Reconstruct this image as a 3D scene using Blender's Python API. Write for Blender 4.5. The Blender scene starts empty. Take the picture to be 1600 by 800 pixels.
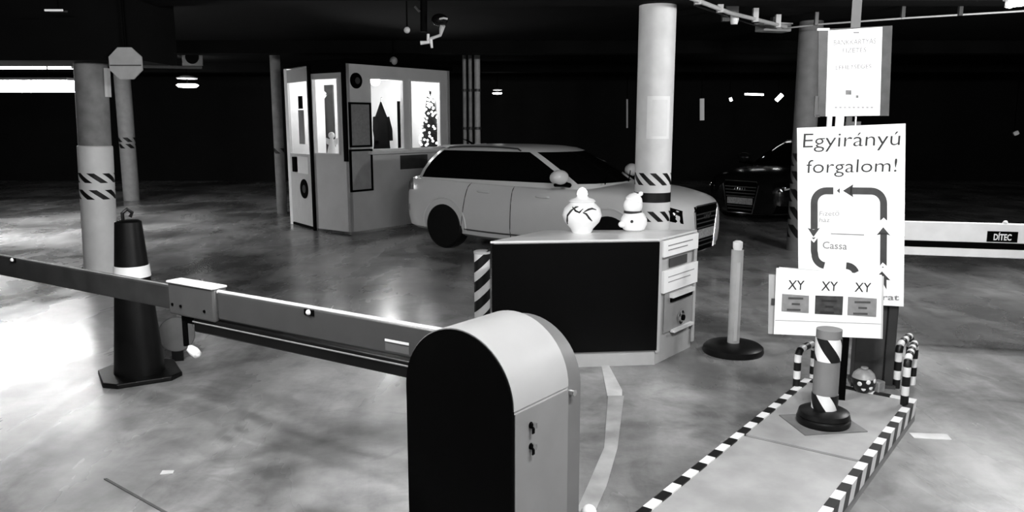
import bpy, math, random
from mathutils import Vector, Matrix
random.seed(7)
PI = math.pi
SC = bpy.context.scene
COL = SC.collection

# ------------------------------------------------------------------ camera
CAM_H = 1.75; F = 1250.0; PITCH = math.atan(210 / F)
cd = bpy.data.cameras.new('camera'); cam = bpy.data.objects.new('camera', cd); COL.objects.link(cam)
cd.sensor_width = 36; cd.lens = F / 1600 * 36; cd.clip_start = .05; cd.clip_end = 200
cam.location = (0, 0, CAM_H); cam.rotation_euler = (PI / 2 - PITCH, 0, 0)
SC.camera = cam
# ------------------------------------------------------------------ world, view, lights
w = bpy.data.worlds.new('world'); SC.world = w; w.use_nodes = True
w.node_tree.nodes['Background'].inputs[0].default_value = (1, 1, 1, 1)
w.node_tree.nodes['Background'].inputs[1].default_value = 0.0
SC.view_settings.view_transform = 'Standard'; SC.view_settings.look = 'None'
SC.view_settings.exposure = 0.0; SC.view_settings.gamma = 1.0; SC.view_settings.use_curve_mapping = False

def area(loc, power, sx, sy, rot=(0, 0, 0), spread=180):
    l = bpy.data.lights.new('area_light', 'AREA'); l.shape = 'RECTANGLE'; l.size = sx; l.size_y = sy
    l.energy = power; l.spread = math.radians(spread)
    o = bpy.data.objects.new('area_light', l); COL.objects.link(o); o.location = loc; o.rotation_euler = rot
    return o
def point(loc, power, r=.05):
    l = bpy.data.lights.new('point_light', 'POINT'); l.energy = power; l.shadow_soft_size = r
    o = bpy.data.objects.new('point_light', l); COL.objects.link(o); o.location = loc
    return o
# ceiling tubes: (x, y, rotation, watts)
TUBES = [(1.1, 2.1, math.radians(53), 2.66, 400), (-1.9, 2.6, math.radians(75), 2.5, 330), (4.72, 6.5, math.radians(-48), 2.62, 330), (3.4, -.4, math.radians(60), 2.66, 260)]
for x, y, r, z, pw in TUBES:                  # a tube shines all round: three soft points along each one
    for k in (-.5, 0, .5):
        point((x + k * math.cos(r), y + k * math.sin(r), z), pw / 3, .06)

# ------------------------------------------------------------------ pixel helpers (pixel of the photo -> point in the place)
c_, s_ = math.cos(PITCH), math.sin(PITCH)
def ray(px, py):
    u = (px - 800) / F; v = (py - 400) / F
    return Vector((u, c_ - v * s_, -s_ - v * c_))
def G(px, py, Z=0.0):
    d = ray(px, py); t = (Z - CAM_H) / d.z
    return Vector((0, 0, CAM_H)) + d * t
def D(px, py, Y):
    d = ray(px, py)
    return Vector((0, 0, CAM_H)) + d * (Y / d.y)
class Plane:
    """vertical plane through A along horizontal direction e; uv() gives metres along e and height"""
    def __init__(s, A, e):
        s.A = Vector((A[0], A[1], 0)); s.e = Vector((e[0], e[1], 0)).normalized(); s.n = Vector((-s.e.y, s.e.x, 0))
        s.rot = math.atan2(s.e.y, s.e.x)
    def uv(s, px, py):
        d = ray(px, py); o = Vector((0, 0, CAM_H))
        t = (s.A - o).dot(s.n) / d.dot(s.n); p = o + d * t
        return ((p - s.A).dot(s.e), p.z)

# ------------------------------------------------------------------ materials
MATS = {}   # name -> material
def mat(name, v, rough=.5, metal=0.0, noise=0.0, scale=8.0, bump=0.0, emit=0.0, spec=.5):
    if name in MATS: return MATS[name]
    m = bpy.data.materials.new(name); m.use_nodes = True; nt = m.node_tree; b = nt.nodes['Principled BSDF']
    b.inputs['Base Color'].default_value = (v, v, v, 1); b.inputs['Roughness'].default_value = rough
    b.inputs['Metallic'].default_value = metal; b.inputs['Specular IOR Level'].default_value = spec
    if emit:
        b.inputs['Emission Color'].default_value = (1, 1, 1, 1); b.inputs['Emission Strength'].default_value = emit
    if noise or bump:
        tc = nt.nodes.new('ShaderNodeTexCoord'); n = nt.nodes.new('ShaderNodeTexNoise')
        n.inputs['Scale'].default_value = scale; n.inputs['Detail'].default_value = 6
        nt.links.new(tc.outputs['Object'], n.inputs['Vector'])
        if noise:
            r = nt.nodes.new('ShaderNodeMapRange'); r.inputs['From Min'].default_value = .3; r.inputs['From Max'].default_value = .7
            r.inputs['To Min'].default_value = v * (1 - noise); r.inputs['To Max'].default_value = v * (1 + noise)
            nt.links.new(n.outputs['Fac'], r.inputs['Value'])
            cb = nt.nodes.new('ShaderNodeCombineColor')
            for k in range(3): nt.links.new(r.outputs['Result'], cb.inputs[k])
            nt.links.new(cb.outputs['Color'], b.inputs['Base Color'])
        if bump:
            bp = nt.nodes.new('ShaderNodeBump'); bp.inputs['Strength'].default_value = bump; bp.inputs['Distance'].default_value = .01
            nt.links.new(n.outputs['Fac'], bp.inputs['Height']); nt.links.new(bp.outputs['Normal'], b.inputs['Normal'])
    MATS[name] = m
    return m
WHITE = mat('white_paint', .78, .45, noise=.05)
PAPER = mat('white_paper', .9, .6, noise=.02)
SIGNW = mat('white_sign_board', .92, .5, noise=.02, scale=3)
INK = mat('black_ink', .01, .6, noise=.1)
ARROW = mat('dark_arrow_print', .035, .6, noise=.35, scale=14)
FAINT = mat('faint_print', .2, .6, noise=.1)
FAINTER = mat('very_faint_print', .3, .6, noise=.1)
BLACK = mat('matte_black', .001, .6, noise=.2, spec=.03)
BLACKTAPE = mat('black_tape', .006, .45, noise=.3, spec=.3)
RUBBER = mat('black_rubber', .004, .4, noise=.3, bump=.1, spec=.2)
DARKMETAL = mat('dark_painted_metal', .05, .4, noise=.15)
GREYMETAL = mat('grey_painted_metal', .30, .38, noise=.06, bump=.02)
LIGHTMETAL = mat('light_grey_metal', .5, .35, noise=.05)
BOOMGREY = mat('boom_grey', .048, .42, noise=.08)
BOOMDARK = mat('boom_shadow_grey', .05, .5, noise=.25)
CHROME = mat('chrome', .8, .15, metal=1, noise=.02)
CONC = mat('column_concrete', .30, .75, noise=.12, bump=.2)
CONCW = mat('column_white_paint', .74, .55, noise=.08, bump=.08, scale=5)
COLUMND = mat('column_old_paint', .22, .7, noise=.2, bump=.1)
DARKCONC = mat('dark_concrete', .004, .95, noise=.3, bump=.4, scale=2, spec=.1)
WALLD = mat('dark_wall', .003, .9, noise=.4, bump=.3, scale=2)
BOOTHP = mat('booth_panel_paint', .52, .5, noise=.06, scale=3)
BOOTHW = mat('booth_frame_white', .6, .5, noise=.04)
INTER = mat('booth_interior_white', .85, .7, noise=.03)
CARW = mat('car_light_paint', .66, .22, noise=.01)
CARB = mat('car_black_paint', .006, .15, noise=.05)
CARGLASS = mat('tinted_car_glass', .003, .06, noise=.1, spec=.35)
DOT = mat('white_dot_glaze', .85, .3, noise=.03)
POTGREY = mat('grey_glaze', .3, .4, noise=.25, scale=20)
GLOW = mat('tube_glow', 1, .5, emit=16)
GLOW2 = mat('lamp_glow', 1, .5, emit=8)
DIMGLOW = mat('dim_glow', .6, .5, emit=.35)
BULB = mat('fairy_light', 1, .5, emit=5)
CANDLE = mat('candle_glow', 1, .5, emit=2.2)
CERAMIC = mat('white_ceramic', .92, .3, noise=.02)
NEEDLE = mat('fir_needles', .02, .8, noise=.5, scale=30)
CARDG = mat('grey_card', .2, .6, noise=.15, scale=25)
CARDD = mat('dark_card', .035, .5, noise=.6, scale=25)
FLINE = mat('worn_white_floor_paint', .6, .6, noise=.25, scale=6)
CLOTH = mat('black_cloth', .004, .9, noise=.3, spec=.05)

def glass_mat():
    m = bpy.data.materials.new('window_glass'); m.use_nodes = True; nt = m.node_tree; nt.nodes.clear()
    o = nt.nodes.new('ShaderNodeOutputMaterial'); mx = nt.nodes.new('ShaderNodeMixShader'); t = nt.nodes.new('ShaderNodeBsdfTransparent')
    g = nt.nodes.new('ShaderNodeBsdfGlossy'); g.inputs['Roughness'].default_value = .02; lw = nt.nodes.new('ShaderNodeLayerWeight'); fr = nt.nodes.new('ShaderNodeMath'); fr.operation = 'POWER'; fr.inputs[1].default_value = 4
    nt.links.new(lw.outputs['Facing'], fr.inputs[0])
    nt.links.new(fr.outputs[0], mx.inputs[0]); nt.links.new(t.outputs[0], mx.inputs[1]); nt.links.new(g.outputs[0], mx.inputs[2])
    nt.links.new(mx.outputs[0], o.inputs[0]); return m
GLASS = glass_mat()

def floor_mat():
    m = bpy.data.materials.new('stained_concrete_floor'); m.use_nodes = True; nt = m.node_tree; b = nt.nodes['Principled BSDF']
    tc = nt.nodes.new('ShaderNodeTexCoord')
    def noise(scale, detail, rough=.5, dist=0.0, stretch=None):
        n = nt.nodes.new('ShaderNodeTexNoise'); n.inputs['Scale'].default_value = scale; n.inputs['Detail'].default_value = detail
        n.inputs['Roughness'].default_value = rough; n.inputs['Distortion'].default_value = dist
        if stretch:
            mp = nt.nodes.new('ShaderNodeMapping'); mp.inputs['Scale'].default_value = stretch; mp.inputs['Rotation'].default_value = (0, 0, .9)
            nt.links.new(tc.outputs['Object'], mp.inputs['Vector']); nt.links.new(mp.outputs['Vector'], n.inputs['Vector'])
        else: nt.links.new(tc.outputs['Object'], n.inputs['Vector'])
        return n.outputs['Fac']
    def ramp(src, a, b2, lo, hi):
        r = nt.nodes.new('ShaderNodeMapRange'); r.interpolation_type = 'SMOOTHSTEP'
        for k, v in zip(('From Min', 'From Max', 'To Min', 'To Max'), (a, b2, lo, hi)): r.inputs[k].default_value = v
        nt.links.new(src, r.inputs['Value']); return r.outputs['Result']
    def mul(a, b2):
        n = nt.nodes.new('ShaderNodeMath'); n.operation = 'MULTIPLY'; nt.links.new(a, n.inputs[0]); nt.links.new(b2, n.inputs[1]); return n.outputs[0]
    big = ramp(noise(.55, 4, .55, .4), .36, .62, .42, 1.2)
    streak = ramp(noise(1.3, 6, .6, .6, (1, .25, 1)), .35, .65, .72, 1.1)
    fine = ramp(noise(14, 8, .7), .3, .7, .9, 1.08)
    blot = ramp(noise(2.2, 5, .6, 1.0), .34, .52, .75, 1.0)
    v = mul(mul(mul(big, streak), fine), blot)
    sc = nt.nodes.new('ShaderNodeMath'); sc.operation = 'MULTIPLY'; sc.inputs[1].default_value = .34; nt.links.new(v, sc.inputs[0])
    cb = nt.nodes.new('ShaderNodeCombineColor')
    for k in range(3): nt.links.new(sc.outputs[0], cb.inputs[k])
    nt.links.new(cb.outputs['Color'], b.inputs['Base Color'])
    nt.links.new(ramp(noise(1.0, 5, .6, .5, (1, .4, 1)), .35, .65, .17, .34), b.inputs['Roughness'])
    bp = nt.nodes.new('ShaderNodeBump'); bp.inputs['Strength'].default_value = .18; bp.inputs['Distance'].default_value = .01
    nt.links.new(noise(5, 6, .6), bp.inputs['Height']); nt.links.new(bp.outputs['Normal'], b.inputs['Normal'])
    return m
FLOOR = floor_mat()

# ------------------------------------------------------------------ mesh helpers
class MB:
    def __init__(s): s.v = []; s.f = []; s.mi = []; s.sm = []
    def add(s, verts, faces, M=None, mi=0, smooth=False):
        n = len(s.v)
        for p in verts:
            p = Vector(p); s.v.append(M @ p if M else p)
        for f in faces:
            s.f.append([i + n for i in f]); s.mi.append(mi); s.sm.append(smooth)
        return s
    def box(s, a, b, M=None, mi=0):
        x0, y0, z0 = a; x1, y1, z1 = b
        x0, x1 = sorted((x0, x1)); y0, y1 = sorted((y0, y1)); z0, z1 = sorted((z0, z1))
        v = [(x0, y0, z0), (x1, y0, z0), (x1, y1, z0), (x0, y1, z0), (x0, y0, z1), (x1, y0, z1), (x1, y1, z1), (x0, y1, z1)]
        return s.add(v, [(3, 2, 1, 0), (4, 5, 6, 7), (0, 1, 5, 4), (1, 2, 6, 5), (2, 3, 7, 6), (3, 0, 4, 7)], M, mi)
    def prism(s, pts, n0, n1, axis='y', M=None, mi=0, smooth=False):
        """outline pts (a,b) swept from n0 to n1. axis y: a=x b=z (outline seen from -y, counter-clockwise) ; axis z: a=x b=y"""
        k = len(pts)
        if axis == 'y': v = [(a, n0, b) for a, b in pts] + [(a, n1, b) for a, b in pts]
        elif axis == 'x': v = [(n0, a, b) for a, b in pts] + [(n1, a, b) for a, b in pts]
        else: v = [(a, b, n0) for a, b in pts] + [(a, b, n1) for a, b in pts]
        s.add(v, [tuple(range(k)), tuple(range(2 * k - 1, k - 1, -1))], M, mi)
        s.add(v, [(i, i + k, (i + 1) % k + k, (i + 1) % k) for i in range(k)], M, mi, smooth)
        return s
    def lathe(s, prof, seg=32, M=None, mi=0, smooth=True, sx=1.0, sy=1.0):
        v = []; f = []
        for r, z in prof:
            for i in range(seg):
                a = 2 * PI * i / seg; v.append((r * math.cos(a) * sx, r * math.sin(a) * sy, z))
        for j in range(len(prof) - 1):
            for i in range(seg):
                i2 = (i + 1) % seg; f.append((j * seg + i, j * seg + i2, (j + 1) * seg + i2, (j + 1) * seg + i))
        s.add(v, f, M, mi, smooth)
        s.add(v[:seg], [tuple(range(seg - 1, -1, -1))], M, mi); s.add(v[-seg:], [tuple(range(seg))], M, mi)
        return s
    def cyl(s, r, z0, z1, seg=24, M=None, mi=0, r2=None): return s.lathe([(r, z0), (r if r2 is None else r2, z1)], seg, M, mi)
    def ball(s, c, r, seg=20, M=None, mi=0, sz=1.0):
        k = max(6, seg // 2); pr = [(max(1e-4, r * math.sin(PI * j / k)), -r * sz * math.cos(PI * j / k)) for j in range(k + 1)]
        T = Matrix.Translation(c); return s.lathe(pr, seg, (M @ T) if M else T, mi)
    def tube(s, pts, r, seg=10, M=None, mi=0, mats=None, closed=False):
        pts = [Vector(p) for p in pts]; n = len(pts); rings = []; up = None
        for i, p in enumerate(pts):
            a = pts[i - 1] if (i or closed) else p; b = pts[(i + 1) % n] if (i < n - 1 or closed) else p
            t = (b - a).normalized()
            if up is None:
                up = Vector((0, 0, 1)) if abs(t.z) < .9 else Vector((1, 0, 0))
            up = (up - t * up.dot(t)).normalized(); sd = t.cross(up)
            rr = r[i] if isinstance(r, (list, tuple)) else r
            rings.append([p + (up * math.cos(2 * PI * k / seg) + sd * math.sin(2 * PI * k / seg)) * rr for k in range(seg)])
        v = [q for R in rings for q in R]
        for i in range(n if closed else n - 1):
            j = (i + 1) % n
            f = [(i * seg + k, i * seg + (k + 1) % seg, j * seg + (k + 1) % seg, j * seg + k) for k in range(seg)]
            base = len(s.f); s.add(v if False else [v[q] for q in sorted({x for ff in f for x in ff})],
                                   [tuple(sorted({x for fff in f for x in fff}).index(x) for x in ff) for ff in f], M, mats[i] if mats else mi, True)
        if not closed:
            s.add(rings[0], [tuple(range(seg))], M, mats[0] if mats else mi); s.add(rings[-1], [tuple(range(seg - 1, -1, -1))], M, mats[-1] if mats else mi)
        return s
    def build(s, name, mats, parent=None, world=False, bevel=0.0, angle=35):
        if not isinstance(mats, (list, tuple)): mats = [mats]
        me = bpy.data.meshes.new(name)
        vs = s.v
        if world and parent is not None:
            I = RM[parent.name].inverted(); vs = [I @ q for q in vs]
        me.from_pydata([tuple(q) for q in vs], [], s.f)
        for m in mats: me.materials.append(m)
        for p, mi, sm in zip(me.polygons, s.mi, s.sm): p.material_index = mi; p.use_smooth = sm
        import bmesh
        bm = bmesh.new(); bm.from_mesh(me); bmesh.ops.remove_doubles(bm, verts=bm.verts, dist=1e-5)
        bmesh.ops.recalc_face_normals(bm, faces=bm.faces); bm.to_mesh(me); bm.free()
        me.set_sharp_from_angle(angle=math.radians(angle))
        o = bpy.data.objects.new(name, me); COL.objects.link(o)
        if parent is not None: o.parent = parent
        if bevel:
            b = o.modifiers.new('bevel', 'BEVEL'); b.width = bevel; b.segments = 2; b.limit_method = 'ANGLE'; b.angle_limit = math.radians(40)
        return o
RM = {}
def tag(o, label, cat, group=None):
    o['label'] = label; o['category'] = cat
    if group: o['group'] = group
    return o
def thing(name, label, cat, loc=(0, 0, 0), rotz=0.0, group=None):
    o = bpy.data.objects.new(name, None); COL.objects.link(o); o.empty_display_size = .1
    o.location = loc; o.rotation_euler = (0, 0, rotz)
    RM[o.name] = Matrix.Translation(loc) @ Matrix.Rotation(rotz, 4, 'Z')
    return tag(o, label, cat, group)
def struct(o): o['kind'] = 'structure'; return o
def Rz(a): return Matrix.Rotation(a, 4, 'Z')
def Rx(a): return Matrix.Rotation(a, 4, 'X')
def Ry(a): return Matrix.Rotation(a, 4, 'Y')
def T(*a): return Matrix.Translation(a)
def align(p, d):
    """matrix taking +z to direction d at p"""
    return Matrix.Translation(p) @ Vector(d).to_track_quat('Z', 'Y').to_matrix().to_4x4()
def text(body, mat_, parent, name, x0, z0, x1, z1, y=-.004, skew=0.0, thick=.0015, bold=0.0):
    """printed lettering stretched to the box (x0..x1, z0..z1) in the parent's x-z plane"""
    cu = bpy.data.curves.new(name, 'FONT'); cu.body = body; cu.size = 1; cu.offset = bold; cu.resolution_u = 3
    tmp = bpy.data.objects.new(name, cu); COL.objects.link(tmp)
    dg = bpy.context.evaluated_depsgraph_get(); dg.update()
    me = bpy.data.meshes.new_from_object(tmp.evaluated_get(dg))
    bpy.data.objects.remove(tmp)
    xs = [q.co.x for q in me.vertices]; ys = [q.co.y for q in me.vertices]
    ax, bx, ay, by = min(xs), max(xs), min(ys), max(ys)
    for q in me.vertices:
        u = (q.co.x - ax) / (bx - ax); v = (q.co.y - ay) / (by - ay)
        q.co = (x0 + (x1 - x0) * u, y, z0 + (z1 - z0) * v + skew * u)
    me.materials.clear(); me.materials.append(mat_)
    o = bpy.data.objects.new(name, me); COL.objects.link(o); o.parent = parent
    return o
def cpatch(mb, r, poly_fn, z0, z1, a0, a1, lean, nz=6, na=6, mi=0, t=.002):
    """thin raised tape piece on a cylinder; lean = shift of angle from bottom to top"""
    v = []; f = []
    for j in range(nz + 1):
        z = z0 + (z1 - z0) * j / nz; sh = lean * j / nz
        for i in range(na + 1):
            a = a0 + (a1 - a0) * i / na + sh; v.append(((r + t) * math.cos(a), (r + t) * math.sin(a), z))
    k = na + 1
    for j in range(nz):
        for i in range(na): f.append((j * k + i, j * k + i + 1, (j + 1) * k + i + 1, (j + 1) * k + i))
    mb.add(v, f, None, mi, True)
    n = len(v); b = []                                       # edge skirt down to the surface
    rim = [i for i in range(k)] + [j * k + na for j in range(1, nz + 1)] + [nz * k + i for i in range(na - 1, -1, -1)] + [j * k for j in range(nz - 1, 0, -1)]
    vv = [Vector(v[q]) for q in rim]; s2 = (r - .002) / (r + t)
    ww = [Vector((q.x * s2, q.y * s2, q.z)) for q in vv]; m = len(rim)
    mb.add(vv + ww, [(q, (q + 1) % m, (q + 1) % m + m, q + m) for q in range(m)], None, mi)

# ================================================================== SETTING
struct(MB().box((-20, -6, -.2), (16, 24, 0)).build('floor', FLOOR))
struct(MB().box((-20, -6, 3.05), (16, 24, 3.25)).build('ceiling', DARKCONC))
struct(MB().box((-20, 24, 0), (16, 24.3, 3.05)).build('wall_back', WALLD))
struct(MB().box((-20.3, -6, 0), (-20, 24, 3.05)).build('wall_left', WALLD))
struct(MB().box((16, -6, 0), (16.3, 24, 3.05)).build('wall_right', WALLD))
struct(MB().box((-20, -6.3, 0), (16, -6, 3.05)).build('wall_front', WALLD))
# down-stand beams under the ceiling
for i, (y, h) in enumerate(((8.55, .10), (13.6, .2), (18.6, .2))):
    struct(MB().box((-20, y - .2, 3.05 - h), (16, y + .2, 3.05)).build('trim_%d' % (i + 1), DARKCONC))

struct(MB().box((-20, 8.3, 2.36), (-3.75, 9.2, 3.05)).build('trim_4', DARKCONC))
# traffic island with striped curb
IU = Vector((.605, .796, 0)).normalized(); IV = Vector((-IU.y, IU.x, 0)); IO = G(1433, 625, .13) ; IO.z = 0
IROT = math.atan2(IU.y, IU.x)                      # local x runs along the island, away from the camera
isl = struct(bpy.data.objects.new('island', None)); COL.objects.link(isl); isl.location = IO; isl.rotation_euler = (0, 0, IROT)
RM['island'] = T(*IO) @ Rz(IROT)
ISW = .655; IL = -3.3
curbc = mat('curb_concrete', .28, .7, noise=.15, bump=.15)
islc = mat('island_slab', .30, .62, noise=.18, bump=.12, scale=5)
jx = -.86
# slabs, the joint between them is a real gap; children are pieces of the setting
slab_ends = (IL, jx - .007, jx + .007, -.02)
def islpt(px, py, z=.13):
    p = RM['island'].inverted() @ G(px, py, z); return p
j0 = islpt(1160, 678); j1 = islpt(1345, 720)
for nm, pts in (('slab', [(IL, .03), (j1.x - .016, .03), (j0.x - .016, ISW - .03), (IL, ISW - .03)]),
                ('slab', [(j1.x + .012, .03), (-.03, .03), (-.03, ISW - .03), (j0.x + .012, ISW - .03)])):
    MB().prism(pts, 0, .128, 'z').build('slab', islc, isl)
MB().box((IL, .02, 0), (-.02, ISW - .02, .118)).build('island_core', mat('joint_dirt', .04, .9, noise=.3), isl)
def curb_run(a, b, n_in, name, lean_=.05):
    """row of black and white curb blocks along a..b (island frame), each a real painted block"""
    a = Vector(a); b = Vector(b); L = (b - a).length; d = (b - a) / L
    bl = .092; k = int(L / bl); bl = L / k; out = -n_in
    for i in range(k):
        p = a + d * bl * i; q = p + d * bl; lean = d * lean_
        v = [p, q, q + n_in * .045, p + n_in * .045]
        top = [Vector(x) + Vector((0, 0, .135)) for x in v]
        # the painted stripe leans on the vertical face
        lo = [p - lean, q - lean, q + n_in * .045 - lean, p + n_in * .045 - lean]
        lo = [Vector(x) + Vector((0, 0, .05)) for x in lo]
        mb = MB().add(lo + top, [(3, 2, 1, 0), (4, 5, 6, 7), (0, 1, 5, 4), (1, 2, 6, 5), (2, 3, 7, 6), (3, 0, 4, 7)])
        mb.build(name, BLACKTAPE if i % 2 else WHITE, isl)
curb_run((IL, 0, 0), (0, 0, 0), Vector((0, 1, 0)), 'curb_block')
curb_run((0, .046, 0), (0, ISW - .046, 0), Vector((-1, 0, 0)), 'curb_block', 0)
curb_run((IL, ISW, 0), (0, ISW, 0), Vector((0, -1, 0)), 'curb_block')
MB().box((IL, .004, 0), (-.004, ISW - .004, .06)).build('curb_foot', curbc, isl)

# ================================================================== COLUMNS
def column(name, label, x, y, r, mats, z_wrap=None, rings=(), n=8, band=None, duty=.5, group=None, leanf=1.1, top=3.05, phase=0.0):
    t = thing(name, label, 'column', (x, y, 0), 0, group)
    low, up = mats
    if z_wrap:
        MB().cyl(r, z_wrap, top, 48).build('shaft', up, t)
        MB().lathe([(r + .012, 0), (r + .012, z_wrap - .01), (r + .002, z_wrap)], 48).build('painted_wrap', low, t)
        rr = r + .012
    else:
        MB().cyl(r, 0, top, 48).build('shaft', low, t); rr = r
    for (z0, z1, ph) in rings:
        w_ = 2 * PI / n * duty
        for k in range(n):
            mb = MB(); a = 2 * PI * k / n + ph + phase
            cpatch(mb, rr, None, z0, z1, a, a + w_, -(z1 - z0) / rr * leanf)
            mb.build('stripe', BLACKTAPE, t)
    if band:
        mb = MB(); mb.lathe([(rr, band[0]), (rr + .003, band[0]), (rr + .003, band[1]), (rr, band[1])], 48).build('band', BLACKTAPE, t)
    return t
cy = 8.72
zc = lambda py, y=cy: D(1020, py, y - .2).z
pc = D(1019.5, 300, cy)
cr = 27.0 / F * 9.0
colr = column('column', 'bright round column in front of the light car bonnet, notice sheet and black bands', pc.x, cy, cr, (CONCW, CONCW),
              rings=((zc(290), zc(271), 0.2), (zc(347), zc(331), 0.0)), n=9, band=(zc(317), zc(302)), duty=.48)
# notice taped on it
mb = MB(); a0 = -PI / 2 - .62; cpatch(mb, cr, None, zc(217), zc(150), a0 + .02, a0 + 1.35, 0, 8, 12, t=.003); mb.build('notice_sheet', PAPER, colr)
mb = MB(); cpatch(mb, cr, None, zc(213), zc(156), a0 + .3, a0 + 1.15, 0, 8, 12, t=.005); mb.build('notice_text_field', mat('pale_print', .82, .6, noise=.03, scale=10), colr)
yl = 8.75
pl = D(160, 440, yl); rl = 24.5 / F * 9.0
zl = lambda py: D(159, py, yl - .18).z
coll = column('column', 'big round column at left, grey above and pale below, two rings of black stripes', pl.x, yl, rl - .012, (CONCW, COLUMND), z_wrap=zl(228),
              rings=((zl(286), zl(271), 0.0), (zl(312), zl(297), .1)), n=7, duty=.5, leanf=1.35)
coll.rotation_euler = (0, math.radians(1.8), 0)
MB().box((rl - .01, -.06, zl(150)), (rl + .02, .02, zl(104))).build('edge_strip', WHITE, coll)
p2 = D(201, 250, 18.0)
zz = lambda py: D(201, py, 17.8).z
column('column', 'slim far column seen between left column and the dark, short striped ring', p2.x, 18.0, .17, (mat('far_column_paint', .3, .7, noise=.1), COLUMND),
       rings=((zz(222), zz(215), .2), (zz(232), zz(225), .5)), n=5)
p3 = D(1252, 300, 10.9)
zr = lambda py: D(1252, py, 10.75).z
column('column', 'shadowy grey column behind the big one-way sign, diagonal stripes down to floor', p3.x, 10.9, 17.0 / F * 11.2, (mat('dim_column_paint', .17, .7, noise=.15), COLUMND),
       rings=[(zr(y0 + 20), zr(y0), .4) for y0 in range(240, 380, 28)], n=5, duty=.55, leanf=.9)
p4 = D(437, 250, 15.4)
column('column', 'thin dull pole just left of the attendant booth door', p4.x, 15.4, .095, (mat('dull_pole', .16, .7, noise=.2), COLUMND), rings=((1.15, 1.25, 0),), n=3)

# ================================================================== ATTENDANT BOOTH
BC = Vector((-2.516, 12.414, 0)); BR = Vector((.60, .80, 0)); BLd = Vector((-.80, .60, 0)); BH = 2.62
BE = BC + BR * 2.37; BLp = BC + BLd * .84; BM = Vector((-3.79, 13.76, 0)); BB = BE + BLd * 2.15
booth = thing('attendant_booth', 'white attendant booth with lit windows, notice frames and a round emblem', 'booth', BC, 0)
def wall(A, B, h, holes, name, m, th=.06, inner=None):
    """wall from A to B with rectangular openings (t0,z0,t1,z1)"""
    A = Vector(A); B = Vector(B); L = (B - A).length; M = T(A.x, A.y, 0) @ Rz(math.atan2(B.y - A.y, B.x - A.x))
    ts = sorted({0, L} | {x for q in holes for x in (q[0], q[2])}); zs = sorted({0, h} | {x for q in holes for x in (q[1], q[3])})
    mb = MB()
    for i in range(len(ts) - 1):
        for j in range(len(zs) - 1):
            cx = (ts[i] + ts[i + 1]) / 2; cz = (zs[j] + zs[j + 1]) / 2
            if any(q[0] < cx < q[2] and q[1] < cz < q[3] for q in holes): continue
            mb.box((ts[i], 0, zs[j]), (ts[i + 1], th, zs[j + 1]), M)
    mb.build(name, m, booth, world=True)
    return M
def uvbox(P, x0, y0, x1, y1):
    a = P.uv(x0, y0); b = P.uv(x1, y1); c = P.uv(x0, y1); d = P.uv(x1, y0)
    return ((a[0] + c[0]) / 2, (c[1] + b[1]) / 2, (b[0] + d[0]) / 2, (a[1] + d[1]) / 2)
PR_ = Plane(BC, BR)
w1 = uvbox(PR_, 577, 122, 631, 235); w2 = uvbox(PR_, 640, 125, 688, 233)
zb_, zt_ = (w1[1] + w2[1]) / 2, (w1[3] + w2[3]) / 2
w1 = (w1[0], zb_, w1[2], zt_); w2 = (w2[0], zb_, w2[2], zt_)
MR = wall(BC, BE, BH, [w1, w2], 'front_panel', BOOTHP)
PL_ = Plane(BLp, BC - BLp)
w3 = uvbox(PL_, 490, 122, 530, 241)
ML = wall(BLp, BC, BH, [w3], 'side_panel', BOOTHP)
wall(BM, BB, BH, [], 'back_panel', INTER); wall(BE, BB, BH, [], 'end_panel', INTER)
def frame(M, q, wd, dep, m, name='window_frame', glass=True, off=-.02):
    a, b, c, d = q; mb = MB()
    mb.box((a, off, b), (a + wd, off + dep, d), M).box((c - wd, off, b), (c, off + dep, d), M)
    mb.box((a + wd, off, b), (c - wd, off + dep, b + wd), M).box((a + wd, off, d - wd), (c - wd, off + dep, d), M)
    fr = mb.build(name, m, booth, world=True)
    if glass:
        g = MB().box((a + wd, .028, b + wd), (c - wd, .034, d - wd), M).build('pane', GLASS, booth, world=True)
        g.parent = fr
    return fr
frame(MR, w1, .03, .07, BOOTHW); frame(MR, w2, .03, .07, BOOTHW); frame(ML, w3, .015, .07, BOOTHW)
MB().box((w1[0] - .05, -.09, zb_ - .05), (w2[2] + .05, .08, zb_), MR).build('window_sill', BOOTHW, booth, world=True)
dk = MB().box((-.06, -.012, BH - .13), (.84, .0, BH), ML); dk.build('dark_fascia', BLACK, booth, world=True)
MB().box((.76, -.03, w3[1] - .1), (.84, .0, BH), ML).build('dark_corner_post', BLACK, booth, world=True)
MB().box((-.025, -.04, 0), (.02, .0, BH), ML).build('door_post', BLACK, booth, world=True)
cen = (BC + BE + BB + BM + BLp) / 5
poly = [BC, BE, BB, BM, BLp]
MB().prism([((q.x - cen.x) * 1.03 + cen.x, (q.y - cen.y) * 1.03 + cen.y) for q in poly], BH, BH + .07, 'z').build('roof', BLACK, booth, world=True)
MB().prism([(q.x, q.y) for q in poly], .0, .04, 'z').build('booth_floor', DARKCONC, booth, world=True)
# dark horizontal tape on the front wall under the sill
a = PR_.uv(625, 243); b = PR_.uv(668, 262)
MB().box((a[0], -.004, b[1]), (b[0], 0, a[1]), MR).build('dark_panel', DARKMETAL, booth, world=True)
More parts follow.
